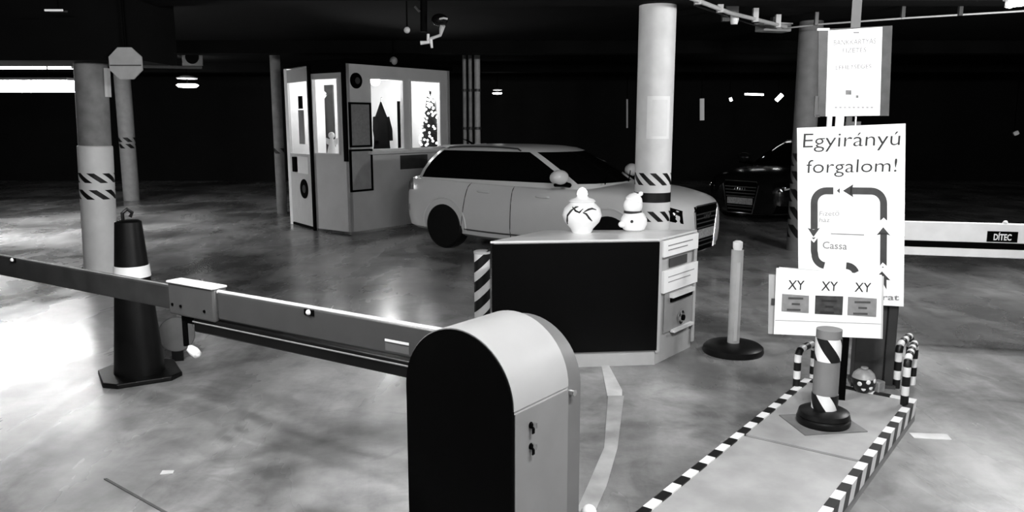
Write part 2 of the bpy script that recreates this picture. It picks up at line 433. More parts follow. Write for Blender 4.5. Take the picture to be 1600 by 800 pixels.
# door leaf
PD = Plane(BM, BLp - BM); LD = (BLp - BM).length
MD = T(BM.x, BM.y, 0) @ Rz(math.atan2((BLp - BM).y, (BLp - BM).x))
dq = uvbox(PD, 451, 128, 481, 240)
mb = MB(); dl = []
ts = [0.0, dq[0], dq[2], LD - .04]; zs = [.05, dq[1], dq[3], 2.6]
for i in range(3):
    for j in range(3):
        if i == 1 and j == 1: continue
        mb.box((ts[i], 0, zs[j]), (ts[i + 1], .04, zs[j + 1]), MD)
door = mb.build('door', BOOTHW, booth, world=True)
g = MB().box((dq[0], .018, dq[1]), (dq[2], .024, dq[3]), MD).build('pane', GLASS, door); 
g.matrix_basis = Matrix.Identity(4)
for q in g.data.vertices: q.co = RM[booth.name].inverted() @ q.co
def on_door(name, x0, y0, x1, y1, m, th=.012):
    q = uvbox(PD, x0, y0, x1, y1)
    o = MB().box((q[0], -th, q[1]), (q[2], 0, q[3]), MD @ T(0, 0, 0)).build(name, m, booth, world=True); o.parent = door; return o
on_door('door_sticker', 466, 245, 482, 271, PAPER); on_door('door_grip', 461, 245, 465, 268, BLACK, .05)
on_door('dark_sticker', 467, 150, 473, 170, BLACK); on_door('paper_strip', 468, 172, 476, 225, DIMGLOW if False else mat('grey_paper', .35, .7, noise=.1))
def disc_on(P, M, px, py, rad, m1, m2, name, parent, world=True):
    t_, z_ = P.uv(px, py)
    mb = MB().lathe([(rad, 0), (rad, .012), (rad * .97, .018)], 32, M @ T(t_, 0, z_) @ Rx(PI / 2))
    o = mb.build(name, m1, booth, world=True)
    mb = MB().lathe([(rad * .42, .018), (rad * .40, .024)], 24, M @ T(t_ + rad * .15, 0, z_) @ Rx(PI / 2)); i_ = mb.build('disc_centre', m2, booth, world=True)
    i_.parent = o; return o
disc_on(PR_, MR, 556, 126, .12, BLACK, DARKMETAL, 'round_emblem', booth)
o = disc_on(PD, MD, 476, 295, .16, BLACK, DARKMETAL, 'round_notice', booth)
# two notice frames on the front wall
for (x0, y0, x1, y1) in ((545, 160, 579, 230), (546, 233, 581, 299)):
    q = uvbox(PR_, x0, y0, x1, y1)
    fr = frame(MR, q, .03, .03, BLACK, 'notice_frame', False, -.03)
    n_ = MB().box((q[0] + .03, -.012, q[1] + .03), (q[2] - .03, 0, q[3] - .03), MR).build('notice_board', CARDG if y0 < 200 else mat('grey_notice', .3, .6, noise=.1), booth, world=True)
    n_.parent = fr
# inside: lamp, coat, dark window recess
def inb(px, py, into):                      # a point 'into' metres behind the front wall seen at px,py
    P = Plane(BC - Vector((-PR_.n.x, -PR_.n.y, 0)) * into, BR); t_, z_ = P.uv(px, py)
    return P.A + P.e * t_ + Vector((0, 0, z_))
lp = inb(586, 126, .35); lp.z = min(lp.z, 2.5)
lmp = thing('ceiling_lamp', 'glowing round lamp inside the booth at top of left front window', 'lamp', (lp.x, lp.y, lp.z))
MB().ball((0, 0, 0), .085, 20).build('globe', GLOW2, lmp); MB().cyl(.05, .07, BH - lp.z, 16).build('fitting', WHITE, lmp)
point((lp.x + .1, lp.y + .25, lp.z - .2), 45, .08); point((-2.95, 13.9, 2.3), 30, .1)  # second point is fill added for the booth's back, without a fitting
def between(px, into, n=0):
    return inb(px, 200, into)
a = inb(596, 160, 1.0); 
zt = a.z; zb = inb(596, 237, 1.0).z; cx_ = inb(596, 200, 1.0)
coat = thing('coat', 'long black coat hanging inside the booth behind left front window', 'coat', (cx_.x, cx_.y, zb - .05), PR_.rot)
wz = (zt - zb)
MB().lathe([(.012, wz + .06), (.03, wz + .02), (.10, wz * .85), (.155, wz * .72), (.165, wz * .5), (.18, wz * .2), (.21, .0)], 18, sy=.45).build('coat_body', CLOTH, coat)
for s in (-1, 1):
    MB().tube([(s * .13, 0, wz * .76), (s * .17, -.03, wz * .5), (s * .17, -.05, wz * .28)], [.05, .05, .04], 8).build('sleeve', CLOTH, coat)
MB().tube([(0, 0, wz + .05), (0, 0, wz + .12), (.03, 0, wz + .14), (.04, 0, wz + .11)], .006, 6).build('hanger_hook', CHROME, coat)
def inner_panel(name, px0, px1, into, py0, py1, m, label=None):
    a = inb(px0, py0, into); b = inb(px1, py1, into)
    mb = MB().box((0, 0, 0), ((b - a).to_2d().length, .03, a.z - b.z), T(a.x, a.y, b.z) @ Rz(PR_.rot)); return mb.build(name, m, booth, world=True)
inner_panel('inner_shelf_post', 622, 628, 1.1, 158, 236, BLACK); inner_panel('inner_door', 644, 654, 1.1, 155, 232, BLACK)
a = PL_.uv(505, 138)
# dark partition seen through the side window
P = Plane(BLp + Vector((.60, .80, 0)) * .35, BC - BLp)
q0 = P.uv(506, 133); q1 = P.uv(523, 241)
MB().box((q0[0], 0, q1[1] - .2), (q1[0], .03, q0[1]), T(P.A.x, P.A.y, 0) @ Rz(P.rot)).build('inner_partition', DARKMETAL, booth, world=True)
# Christmas tree with round lights
tp = inb(673, 232, .33)
zb = tp.z - .02; zt = inb(671, 142, .33).z
MB().box((0, 0, zb_ - .07), (1.6, .42, zb_ - .03), MR @ T(.75, .07, 0)).build('inner_ledge', BOOTHW, booth, world=True)
zb = zb_ - .03
tree = thing('christmas_tree', 'small Christmas tree with round glowing lights in the right booth window', 'tree', (tp.x, tp.y, zb))
th_ = zt - zb
MB().cyl(.02, 0, th_ * .9, 8, r2=.006).build('trunk', BLACK, tree)
MB().cyl(.07, 0, .09, 14, r2=.085).build('pot', BLACK, tree)
mb = MB()
for k in range(620):
    h = .05 + .94 * (k / 620); r = .21 * (1 - h) ** .7 + .015; a = k * 2.39996; z = h * th_
    d = Vector((math.cos(a), math.sin(a), -.25)); p = Vector((0, 0, z)); e = p + d * r
    sd = Vector((-math.sin(a), math.cos(a), 0)) * .034
    mb.add([p, p + (e - p) * .75 + sd, e, p + (e - p) * .75 - sd, p + (e - p) * .5 + Vector((0, 0, .02))], [(0, 1, 4), (1, 2, 4), (2, 3, 4), (3, 0, 4), (0, 3, 2, 1)])
mb.lathe([(.12, th_ * .06), (.105, th_ * .25), (.08, th_ * .5), (.04, th_ * .8), (.01, th_ * .97)], 14)
mb.build('foliage', NEEDLE, tree)
bm_ = None
for k in range(78):
    h = .06 + .9 * (k / 77); r = (.21 * (1 - h) ** .7 + .015) * 1.06; a = (-PI / 2 + .2 + random.uniform(-1.3, 1.3)) if k % 3 else PI / 2 + k
    if bm_ is None:
        o = MB().ball((0, 0, 0), .02, 10).build('light_bulb', BULB, tree); bm_ = o
    else:
        o = bm_.copy(); COL.objects.link(o)
    o.location = (r * math.cos(a), r * math.sin(a), h * th_ + .01)
# small figure in the side window
P = Plane(BLp + Vector((.60, .80, 0)) * .14, BC - BLp); q = P.uv(519, 239); qt = P.uv(519, 205)
fp = P.A + P.e * q[0]
MB().box((.02, .06, w3[1] - .03), (.8, .26, w3[1]), ML).build('side_ledge', BOOTHW, booth, world=True)
fig = thing('angel_figurine', 'small pale winged figurine standing in the booth side window', 'figurine', (fp.x, fp.y, w3[1]))
hh = qt[1] - w3[1]
MB().lathe([(.085, 0), (.07, hh * .2), (.035, hh * .55), (.03, hh * .68)], 14).build('gown', CERAMIC, fig)
MB().ball((0, 0, hh * .82), hh * .15, 14).build('head', CERAMIC, fig)
for s in (-1, 1): MB().prism([(0, hh * .3), (s * .09, hh * .45), (s * .1, hh * .72), (0, hh * .6)], .02, .03).build('wing', CERAMIC, fig)
# round sensors above the roof
for (px, py, lab) in ((615, 95, 'small round ceiling sensor ball above the booth roof'),):
    p = D(px, py, 13.2)
    o = thing('ceiling_sensor', lab, 'sensor', (p.x, p.y, p.z))
    MB().ball((0, 0, 0), .065, 16).build('ball', GREYMETAL, o); MB().cyl(.012, .06, 3.05 - p.z, 8).build('stem', BLACK, o)
# ================================================================== PIPES BESIDE BOOTH
for px, r, m, lab in ((726, .035, mat('pipe_paint', .3, .5, noise=.2), 'leftmost slim vertical pipe right of the booth'), (735, .035, MATS['pipe_paint'], 'middle slim vertical pipe right of the booth'),
                      (746, .055, mat('pipe_pale_paint', .5, .5, noise=.1), 'thickest and brightest vertical pipe right of the booth')):
    p = D(px, 170, 15.2)
    t = thing('vertical_pipe', lab, 'pipe', (p.x, 15.2, 0)); MB().cyl(r, 0, 3.05, 16).build('pipe', m, t)
    for z in (.6, 1.6, 2.3): MB().lathe([(r, z), (r + .012, z + .005), (r + .012, z + .045), (r, z + .05)], 16).build('clamp', DARKMETAL, t)

# ================================================================== CARS
def lerp_tab(tab, x):
    n = len(tab)
    for i in range(n - 1):
        if x <= tab[i + 1][0] or i == n - 2:
            break
    def at(j): return tab[max(0, min(n - 1, j))]
    x0, x1 = tab[i][0], tab[i + 1][0]; t = (x - x0) / (x1 - x0); t = max(0, min(1, t)); out = []
    for k in range(1, len(tab[0])):
        p1, p2 = tab[i][k], tab[i + 1][k]
        m1 = (p2 - at(i - 1)[k]) / max(1e-6, x1 - at(i - 1)[0]) if i > 0 else (p2 - p1) / (x1 - x0)
        m2 = (at(i + 2)[k] - p1) / max(1e-6, at(i + 2)[0] - x0) if i + 2 < n else (p2 - p1) / (x1 - x0)
        s0 = (p2 - p1) / (x1 - x0)                                   # monotone limit
        if s0 == 0: m1 = m2 = 0
        else:
            m1 = 0 if m1 * s0 < 0 else (min(abs(m1), 3 * abs(s0)) * (1 if s0 > 0 else -1)); m2 = 0 if m2 * s0 < 0 else (min(abs(m2), 3 * abs(s0)) * (1 if s0 > 0 else -1))
        h = x1 - x0
        out.append((2 * t**3 - 3 * t**2 + 1) * p1 + (t**3 - 2 * t**2 + t) * h * m1 + (-2 * t**3 + 3 * t**2) * p2 + (t**3 - t**2) * h * m2)
    return out
#       x     hw    zb   ze    zt
BODY = [(-2.14, .56, .34, .80, .84), (-2.10, .70, .28, .88, .93), (-1.98, .82, .24, .965, .99), (-1.6, .872, .22, .965, .97), (-.8, .882, .17, .935, .95),
        (0, .884, .16, .915, .93), (.8, .882, .16, .90, .93), (1.1, .88, .16, .89, .965), (1.5, .872, .18, .85, .945), (1.8, .83, .19, .80, .90),
        (1.98, .765, .19, .755, .845), (2.09, .65, .19, .71, .785), (2.15, .48, .21, .67, .735)]
def section(x):
    hw, zb, ze, zt = lerp_tab(BODY, x)
    mid = zb + (ze - zb) * .5
    return [(0, zb), (hw - .14, zb), (hw - .04, zb + .05), (hw - .004, zb + .17), (hw + .0, mid), (hw - .004, mid + (ze - mid) * .42), (hw - .03, ze - .07), (hw - .065, ze - .015), (hw - .13, ze + (zt - ze) * .35), (hw * .5, zt - .012), (0, zt)]
def surf(x, s, side, off=0.0):
    """point on the body side at station x, s=0..10 along the section, side -1 right / 1 left"""
    sec = section(x); i = min(9, int(s)); t = s - i
    y = sec[i][0] * (1 - t) + sec[i + 1][0] * t; z = sec[i][1] * (1 - t) + sec[i + 1][1] * t
    ty = sec[i + 1][0] - sec[i][0]; tz = sec[i + 1][1] - sec[i][1]; L = math.hypot(ty, tz) or 1
    s2 = section(min(2.15, x + .02)); dy = (s2[i][0] - sec[i][0]) / .02
    n = Vector((-dy * .8, tz / L, -ty / L)); n.normalize()
    p = Vector((x, y, z)) + n * off
    return Vector((p.x, p.y * side, p.z))
def spatch(pts_fn, nu, nv, th=.012):
    """closed thin patch from function (u,v)->outer point and inner point"""
    mb = MB(); top = [[pts_fn(i / nu, j / nv, th) for j in range(nv + 1)] for i in range(nu + 1)]; bot = [[pts_fn(i / nu, j / nv, -.015) for j in range(nv + 1)] for i in range(nu + 1)]
    k = nv + 1; v = [q for r in top for q in r]; n = len(v); v += [q for r in bot for q in r]; f = []
    for i in range(nu):
        for j in range(nv):
            a, b, c, d = i * k + j, i * k + j + 1, (i + 1) * k + j + 1, (i + 1) * k + j
            f.append((a, b, c, d)); f.append((d + n, c + n, b + n, a + n))
    rim = [(i, 0) for i in range(nu)] + [(nu, j) for j in range(nv)] + [(i, nv) for i in range(nu, 0, -1)] + [(0, j) for j in range(nv, 0, -1)]
    ids = [a * k + b for a, b in rim]; m = len(ids)
    for q in range(m): f.append((ids[q], ids[(q + 1) % m], ids[(q + 1) % m] + n, ids[q] + n))
    mb.add(v, f, None, 0, True); return mb
def quadpatch(q, side, nu=6, nv=4, th=.008):
    """q: four (x,s) corners"""
    def fn(u, v, off):
        x = (q[0][0] * (1 - u) + q[1][0] * u) * (1 - v) + (q[3][0] * (1 - u) + q[2][0] * u) * v
        s = (q[0][1] * (1 - u) + q[1][1] * u) * (1 - v) + (q[3][1] * (1 - u) + q[2][1] * u) * v
        return surf(x, s, side, off)
    return spatch(fn, nu, nv, th)
def make_car(label, paint, loc, rot, detail=True):
    car = thing('car', label, 'car', loc, rot)
    N = 64; xs = [-2.14 + 4.29 * (1 - math.cos(PI * i / N)) / 2 for i in range(N + 1)]
    rings = []
    for x in xs:
        s = section(x); rings.append([(x, -y, z) for y, z in s] + [(x, y, z) for y, z in s[-2:0:-1]])
    k = len(rings[0]); v = [q for r in rings for q in r]; f = []
    for i in range(N):
        for j in range(k): f.append((i * k + j, i * k + (j + 1) % k, (i + 1) * k + (j + 1) % k, (i + 1) * k + j))
    mb = MB(); mb.add(v, f, None, 0, True); mb.add(rings[0], [tuple(range(k))]); mb.add(rings[-1], [tuple(range(k - 1, -1, -1))])
    body = mb.build('body', [paint, BLACK], car, angle=40)
    cut = MB()
    for wx in (-1.31, 1.27):
        for s in (-1, 1):
            cut.add(*_cyl_y(wx, .33, .375, s * .60, s * 1.2), mi=1, smooth=True)
    co = cut.build('cutter', [paint, BLACK])
    m = body.modifiers.new('arches', 'BOOLEAN'); m.operation = 'DIFFERENCE'; m.object = co; m.solver = 'EXACT'
    dg = bpy.context.evaluated_depsgraph_get(); dg.update()
    me = bpy.data.meshes.new_from_object(body.evaluated_get(dg)); body.modifiers.clear(); body.data = me
    me.set_sharp_from_angle(angle=math.radians(38))
    bpy.data.objects.remove(co)
    # cabin
    LV = [(.84, -2.03, 1.18, .78), (.945, -2.0, 1.06, .785), (.975, -1.99, 1.01, .785), (1.08, -1.94, .84, .76), (1.19, -1.87, .64, .72), (1.29, -1.78, .45, .675), (1.355, -1.70, .31, .635),
          (1.395, -1.64, .19, .59), (1.42, -1.5, .0, .50), (1.43, -1.3, -.25, .3)]
    TT = [0, .1, .24, .40, .47, .49, .64, .78, .9, 1]
    def outline(xr, xf, wd):
        xa = xr + .22; xb = xf - .36
        h = [(xr, 0), (xr + .01, .35 * wd), (xr + .035, .7 * wd), (xr + .13, .94 * wd), (xa, wd)]
        h += [(xa + (xb - xa) * t, wd * (1 - .05 * max(0, t - .6) / .4)) for t in TT[1:]]
        h += [(xf - .27, .89 * wd), (xf - .11, .66 * wd), (xf - .03, .33 * wd), (xf, 0)]
        return h
    OL = [outline(a, b, c) for _, a, b, c in LV]; ZL = [q[0] for q in LV]; n = len(OL[0])
    def P3(j, i, s, crown=0): x, y = OL[j][i]; return (x, s * y, ZL[j])
    shell = MB(); glass = {}
    for s in (-1, 1):
        for j in range(len(LV) - 1):
            for i in range(n - 1):
                q = [P3(j, i, s), P3(j, i + 1, s), P3(j + 1, i + 1, s), P3(j + 1, i, s)]
                key = None
                if 2 <= j <= 5:
                    if 4 <= i < 13: key = ('side_window', s) 
                    elif i >= 14: key = ('windscreen', 0)
                    elif i <= 2: key = ('rear_window', 0)
                if i == 5 and j == 5 and key: key = key
                (glass.setdefault(key, MB()) if key else shell).add(q, [(0, 1, 2, 3)], None, 0, True)
    j = len(LV) - 1
    for i in range(n - 1): shell.add([P3(j, i, -1), P3(j, i + 1, -1), P3(j, i + 1, 1), P3(j, i, 1)], [(0, 1, 2, 3)], None, 0, True)
    shell.build('cabin', paint, car, angle=60)
    for (nm, s), g_ in glass.items(): g_.build(nm, CARGLASS, car, angle=60)
    for s in (-1, 1):
        # roof rail, seams, handles, mirror
        pr = [(LV[6][1] + .3 + (LV[6][2] - .55 - LV[6][1] - .3) * t / 10, s * (.60 + .0), 1.395 + .02 * math.sin(PI * t / 10)) for t in range(11)]
        MB().tube([(pr[0][0] - .05, pr[0][1], 1.37)] + pr + [(pr[-1][0] + .05, pr[-1][1], 1.365)], .011, 8).build('roof_rail', DARKMETAL, car)
        for x0, x1 in ((-1.02, -.86), (-.18, -.15), (.86, .90)):
            pts = [surf(x0 + (x1 - x0) * t / 10, 2.2 + 5.0 * t / 10, s, .001) for t in range(11)]
            MB().tube(pts, .005, 6).build('door_seam', BLACK, car)
        MB().tube([surf(-.95 + 1.85 * t / 20, 2.6, s, .006) for t in range(21)], .010, 6).build('sill_strip', DARKMETAL, car)
        for hx in (-.72, .22):
            c0 = surf(hx, 5.75, s, .02); c1 = surf(hx + .2, 5.75, s, .02)
            MB().tube([surf(hx, 5.75, s, .0), c0.lerp(c1, .12), c0.lerp(c1, .5) + Vector((0, s * .006, 0)), c0.lerp(c1, .88), surf(hx + .2, 5.75, s, .0)], [.011, .014, .014, .014, .011], 8).build('door_handle', paint, car)
        mir = MB().ball((0, 0, 0), .12, 20, T(.64, s * .98, 1.07) @ Rz(s * .15) @ Matrix.Diagonal((.75, 1.25, .78, 1))).build('mirror', paint, car)
        MB().tube([(.66, s * .76, .96), (.64, s * .93, .99)], [.03, .035], 8).build('mirror_arm', BLACK, mir)
        MB().tube([(.66, s * .88, .98), (.64, s * 1.08, .985)], [.03, .022], 8).build('mirror_base', BLACK, mir)
        hl = quadpatch([(1.66, 5.3), (2.115, 5.1), (2.09, 7.3), (1.60, 7.2)], s, th=.006).build('headlight', CARGLASS, car)
        MB().ball((0, 0, 0), .055, 14, T(*surf(1.97, 5.7, s, -.028))).build('headlight_lens', CHROME, hl)
        MB().tube([surf(1.80 + .2 * t / 6, 5.35, s, .012) for t in range(7)], .012, 6).build('headlight_strip', WHITE, hl)
        tl = quadpatch([(-2.12, 5.2), (-1.90, 5.3), (-1.96, 7.0), (-2.115, 7.0)], s).build('tail_light', DARKMETAL, car)
        quadpatch([(-2.10, 5.7), (-2.0, 5.7), (-2.02, 6.3), (-2.10, 6.3)], s, th=.013).build('tail_lens', CHROME, tl)
        quadpatch([(-2.06, 3.4), (-1.97, 3.4), (-1.97, 3.9), (-2.06, 3.9)], s).build('reflector', CHROME, car)
        quadpatch([(1.80, 1.6), (2.08, 1.6), (2.08, 3.0), (1.86, 2.8)], s).build('side_intake', BLACK, car)
        # wheel arch lip
        for wx in (-1.31, 1.27):
            pts = []
            for t in range(17):
                a = math.radians(-8 + 196 * t / 16); x = wx + .385 * math.cos(a); z = .33 + .385 * math.sin(a)
                sec = section(x); y = max(q[0] for q in sec)
                for i in range(2, 9):
                    if sec[i][1] <= z <= sec[i + 1][1]: u = (z - sec[i][1]) / (sec[i + 1][1] - sec[i][1]); y = sec[i][0] * (1 - u) + sec[i + 1][0] * u; break
                pts.append((x, s * (y + .002), z))
            MB().tube(pts, .014, 6).build('arch_lip', paint, car)
            wh = MB().lathe([(.20, -.10), (.29, -.11), (.318, -.085), (.322, 0), (.318, .085), (.29, .11), (.21, .105)], 36, T(wx, s * .775, .322) @ Rx(PI / 2)).build('wheel', RUBBER, car)
            r_ = MB().lathe([(.205, .02), (.215, .09), (.20, .095), (.19, .03)], 32, T(wx, s * .775, .322) @ Rx(-s * PI / 2 * -1 if s < 0 else -PI / 2))
            for q in range(5):
                a = q * 2 * PI / 5 + .3
                r_.box((-.025, -.02, .0), (.025, .02, .2), T(wx, s * .84, .322) @ Ry(a))
            r_.cyl(.05, -.02, .03, 16, T(wx, s * .84, .322) @ Rx(PI / 2)); r_.build('rim', DARKMETAL, wh)
    # grille with slats, badge rings, plate, bumper seam
    gx = 2.165
    gr = MB().prism([(-.245, .20), (.245, .20), (.345, .68), (.31, .735), (-.31, .735), (-.345, .68)], gx - .06, gx, 'x').build('grille', BLACK, car)
    for q in range(8):
        z = .25 + .055 * q; h = .25 + .075 * (z - .2) / .4
        if .34 < z < .46: continue
        MB().box((gx, -h + .02, z), (gx + .006, h - .02, z + .014)).build('slat', DARKMETAL, gr)
    MB().tube([(gx, -.25, .195), (gx, .25, .195), (gx, .355, .68), (gx, .315, .745), (gx, -.315, .745), (gx, -.355, .68)], .009, 8, closed=True).build('grille_frame', CHROME, gr)
    for q in range(4):
        c = (-1.5 + q) * .047
        MB().tube([(gx + .016, c + .03 * math.cos(a * PI / 8), .61 + .03 * math.sin(a * PI / 8)) for a in range(16)], .0045, 6, closed=True).build('badge_ring', CHROME, gr)
    pl_ = MB().box((gx, -.25, .345), (gx + .012, .25, .455)).build('licence_plate', mat('plate_grey', .3, .5, noise=.35, scale=28), gr)
    MB().tube([(gx - .05, -.46, .20), (gx - .02, 0, .185), (gx - .05, .46, .20)], .014, 8).build('bumper_lip', paint, car)
    # wipers and antenna
    for q in (-.5, .15): MB().tube([(1.02, q, .975), (.86, q + .35, 1.05), (.80, q + .48, 1.08)], .008, 6).build('wiper', BLACK, car)
    MB().tube([(-1.45, 0, 1.42), (-1.55, 0, 1.47), (-1.66, 0, 1.50)], [.02, .010, .004], 8).build('antenna', BLACK, car)
    MB().prism([(-1.80, 1.385), (-1.60, 1.42), (-1.60, 1.39), (-1.78, 1.37)], -.52, .52).build('spoiler', paint, car)
    return car
def _cyl_y(x, z, r, y0, y1, seg=40):
    v = [(x + r * math.cos(2 * PI * i / seg), y0, z + r * math.sin(2 * PI * i / seg)) for i in range(seg)] + [(x + r * math.cos(2 * PI * i / seg), y1, z + r * math.sin(2 * PI * i / seg)) for i in range(seg)]
    f = [(i, (i + 1) % seg, (i + 1) % seg + seg, i + seg) for i in range(seg)] + [tuple(range(seg - 1, -1, -1)), tuple(range(seg, 2 * seg))]
    return v, f
make_car('light-coloured hatchback car parked beside the lit booth, behind the bright column', CARW, (.62, 11.05, 0), math.radians(-35))
make_car('black car barely visible in the dark behind the signs at right', CARB, (5.6, 15.2, 0), math.radians(-140))

# ================================================================== TRAFFIC CONE (left)
kp = G(214, 590); kx, ky = kp.x, kp.y + .05
kz = lambda py: D(214, py, ky - .1).z
cone = thing('traffic_cone', 'tall black cone with pale collar on a flat square base behind the near boom', 'cone', (kx, ky, 0), .55)
MB().prism([(-.25, -.17), (-.17, -.25), (.17, -.25), (.25, -.17), (.25, .17), (.17, .25), (-.17, .25), (-.25, .17)], 0, .035, 'z').build('base', RUBBER, cone, bevel=.008)
kt = kz(347); kk = lambda z: .165 - (.165 - .085) * z / kt
MB().lathe([(kk(0), .03), (kk(kt), kt - .01), (kk(kt) * .8, kt), (.02, kt + .003)], 40).build('body', mat('cone_rubber', .003, .4, noise=.3, spec=.2), cone)
z0, z1 = kz(436), kz(418)
MB().lathe([(kk(z0), z0), (kk(z0) + .006, z0), (kk(z1) + .006, z1), (kk(z1), z1)], 40).build('reflective_collar', WHITE, cone)
MB().tube([(-.03, 0, kt - .01), (-.03, 0, kt + .05), (0, 0, kt + .075), (.03, 0, kt + .05), (.015, 0, kt + .02)], .012, 8).build('top_hook', RUBBER, cone)
# round grey disc behind the cone
dp = G(262, 572)
dsc = thing('round_disc_sign', 'grey round disc leaning just behind the black cone', 'sign', (dp.x + .02, dp.y + .14, 0), .3)
MB().lathe([(.001, -.008), (.125, -.008), (.13, 0), (.125, .008), (.001, .008)], 40, T(0, .0, .20) @ Rx(PI / 2 - .15)).build('disc', mat('disc_grey', .07, .5, noise=.2), dsc)
MB().box((-.04, -.02, 0), (.04, .05, .09)).build('foot', RUBBER, dsc)

# ================================================================== NEAR BARRIER
HU = Vector((.60, .80, 0)); HV = Vector((.80, -.60, 0)); HA = Vector((-.192, 2.642, 0)); HRr = .24; HT = 1.05
hrot = math.atan2(HV.y, HV.x)           # local x along the black face (to the right), local y away from camera
hs = thing('barrier_housing', 'round-topped barrier cabinet in the foreground, black end face and grey side door', 'barrier', HA, hrot)
SP = HT - HRr
def arch(r, z0, inset=0.0):
    return [(-r, z0), (r, z0)] + [(r * math.cos(a * PI / 28), SP + r * math.sin(a * PI / 28)) for a in range(29)]
MB().prism(arch(HRr, 0), 0, .012, smooth=True).build('end_face', BLACK, hs)
MB().prism(arch(HRr, 0)[:], .012, .335, smooth=True).build('cabinet', GREYMETAL, hs)
lid = MB().prism([(HRr + .0, SP), ] + [((HRr + .004) * math.cos(a * PI / 28), SP + (HRr + .004) * math.sin(a * PI / 28)) for a in range(29)], .006, .333, smooth=True).build('curved_lid', mat('lid_metal', .27, .32, noise=.03), hs)
MB().box((HRr - .01, .012, .02), (HRr + .004, .333, SP - .012)).build('side_door', mat('door_metal', .15, .4, noise=.05), hs)
# locks
def hpt(px, py):
    P = Plane((RM[hs.name] @ Vector((HRr + .004, 0, 0)))[:2], HU); return P.uv(px, py)
for (px, py) in ((829, 664), (829, 697)):
    t_, z_ = hpt(px, py)
    lk = MB().cyl(.011, 0, .008, 18, T(HRr + .004, t_, z_) @ Ry(PI / 2)).build('lock', BLACK, hs)
    MB().box((HRr + .012, t_ - .0025, z_ - .006), (HRr + .03, t_ + .0025, z_ + .012)).build('key', CHROME, lk)
    MB().box((HRr + .014, t_ - .006, z_ - .028), (HRr + .018, t_ + .006, z_ - .004)).build('key_tag', BLACK, lk)
# rear flange that carries the arm
MB().prism([(-.21, .0), (.235, .0)] + [(.235 * math.cos(a * PI / 28), SP - .02 + .235 * math.sin(a * PI / 28)) for a in range(27)], .335, .43, smooth=True).build('rear_flange', mat('flange_metal', .10, .4, noise=.05), hs)
MB().cyl(.012, 0, .02, 12, T(.236, .36, SP - .03) @ Ry(PI / 2)).build('hinge_pin', CHROME, hs)
# boom
B0 = Vector((-.02, 2.97, 0)); Bd = Vector((-2.85, 1.81, 0)).normalized()
P = Plane(B0, Bd)
boom = thing('barrier_boom', 'long grey boom arm crossing the lower left, reaching the foreground cabinet', 'barrier arm', (B0.x, B0.y, 0), math.atan2(Bd.y, Bd.x))
# local x away along the boom, local +y faces the camera
bt = lambda px, py: P.uv(px, py)
x1, _ = bt(345, 470); xb0, _ = bt(276, 470); xe = 4.9
ztop = bt(520, 487)[1]
zt0, zt1 = bt(660, 511)[1], bt(365, 461)[1]
print('boom z', zt0, zt1, bt(10, 399), bt(640, 566), bt(365, 512), bt(30, 437))
ZT = .925; HB = .145
MB().box((-.05, -.025, ZT - HB), (x1, .025, ZT)).build('inner_arm', BOOMGREY, boom, bevel=.012)
MB().tube([(-.04, .01, ZT - .004), (x1, .01, ZT - .004)], .012, 10).build('top_edge_profile', mat('boom_edge', .55, .35, noise=.2), boom)
MB().box((x1 - .1, -.022, ZT - HB + .005), (xe, .022, ZT - .012)).build('outer_arm', mat('outer_arm_grey', .03, .45, noise=.3), boom, bevel=.01)
MB().tube([(xb0, .008, ZT - .016), (xe, .008, ZT - .016)], .008, 8).build('outer_edge_profile', mat('outer_edge', .25, .4, noise=.3), boom)
bx0, bx1 = x1, xb0 + .01
cl = MB().box((bx0, -.042, ZT - HB - .012), (bx1, .042, ZT + .012)).build('coupling_sleeve', mat('sleeve_grey', .065, .4, noise=.08), boom, bevel=.012)
MB().box((bx0, -.045, ZT + .009), (bx1, .05, ZT + .022)).build('sleeve_cap', WHITE, cl, bevel=.006)
for px, py in ((281, 473), (294, 476), (331, 484)):
    q = bt(px, py); MB().cyl(.008, 0, .004, 12, T(q[0], .043, q[1]) @ Rx(-PI / 2)).build('bolt_hole', BLACK, cl)
q0 = bt(312, 530)[0]; 
MB().box((.0, -.03, ZT - HB - .085), (q0, .03, ZT - HB - .008)).build('lower_rail', RUBBER, boom, bevel=.008)
MB().tube([(.05, .033, ZT - HB - .03), (q0, .033, ZT - HB - .03)], .004, 6).build('rail_bead', mat('bead_grey', .2, .4, noise=.1), boom)
for px in (490, 27):
    q = bt(px, 487)[0] if px == 490 else bt(px, 402)[0]
    MB().ball((q, .03, ZT - .02), .013, 14).build('marker_knob', WHITE, boom)
    MB().box((q - .03, .024, ZT - .034), (q + .03, .03, ZT - .008)).build('knob_plate', BLACK, boom)
a = bt(608, 527); b = bt(645, 536)
MB().box((b[0], .025, a[1] - .010), (a[0], .028, a[1])).build('reflector_sticker', WHITE, boom)
MB().box((b[0], .025, a[1] - .05), (a[0], .0265, a[1] - .018)).build('faded_sticker', mat('faded_sticker', .11, .5, noise=.1), boom)
q = bt(300, 520)
MB().box((q[0] - .06, -.02, ZT - HB - .05), (q[0] + .05, .02, ZT - HB - .01)).build('lamp_bracket', BLACK, boom)
q2 = bt(296, 532); q3 = bt(303, 543); q4 = bt(314, 553)
lb = MB().tube([(q2[0], .02, ZT - HB - .04), (q2[0], .02, q3[1] + .01)], .014, 8).build('lamp_holder', BLACK, boom)
MB().tube([(q3[0], .02, q3[1] + .015), (q3[0], .02, q3[1]), ((q3[0] + q4[0]) / 2, .02, (q3[1] + q4[1]) / 2), (q4[0], .02, q4[1]), (q4[0] - .008, .02, q4[1] - .008)], [.011, .022, .026, .022, .008], 12).build('lamp_bulb', DOT, lb)
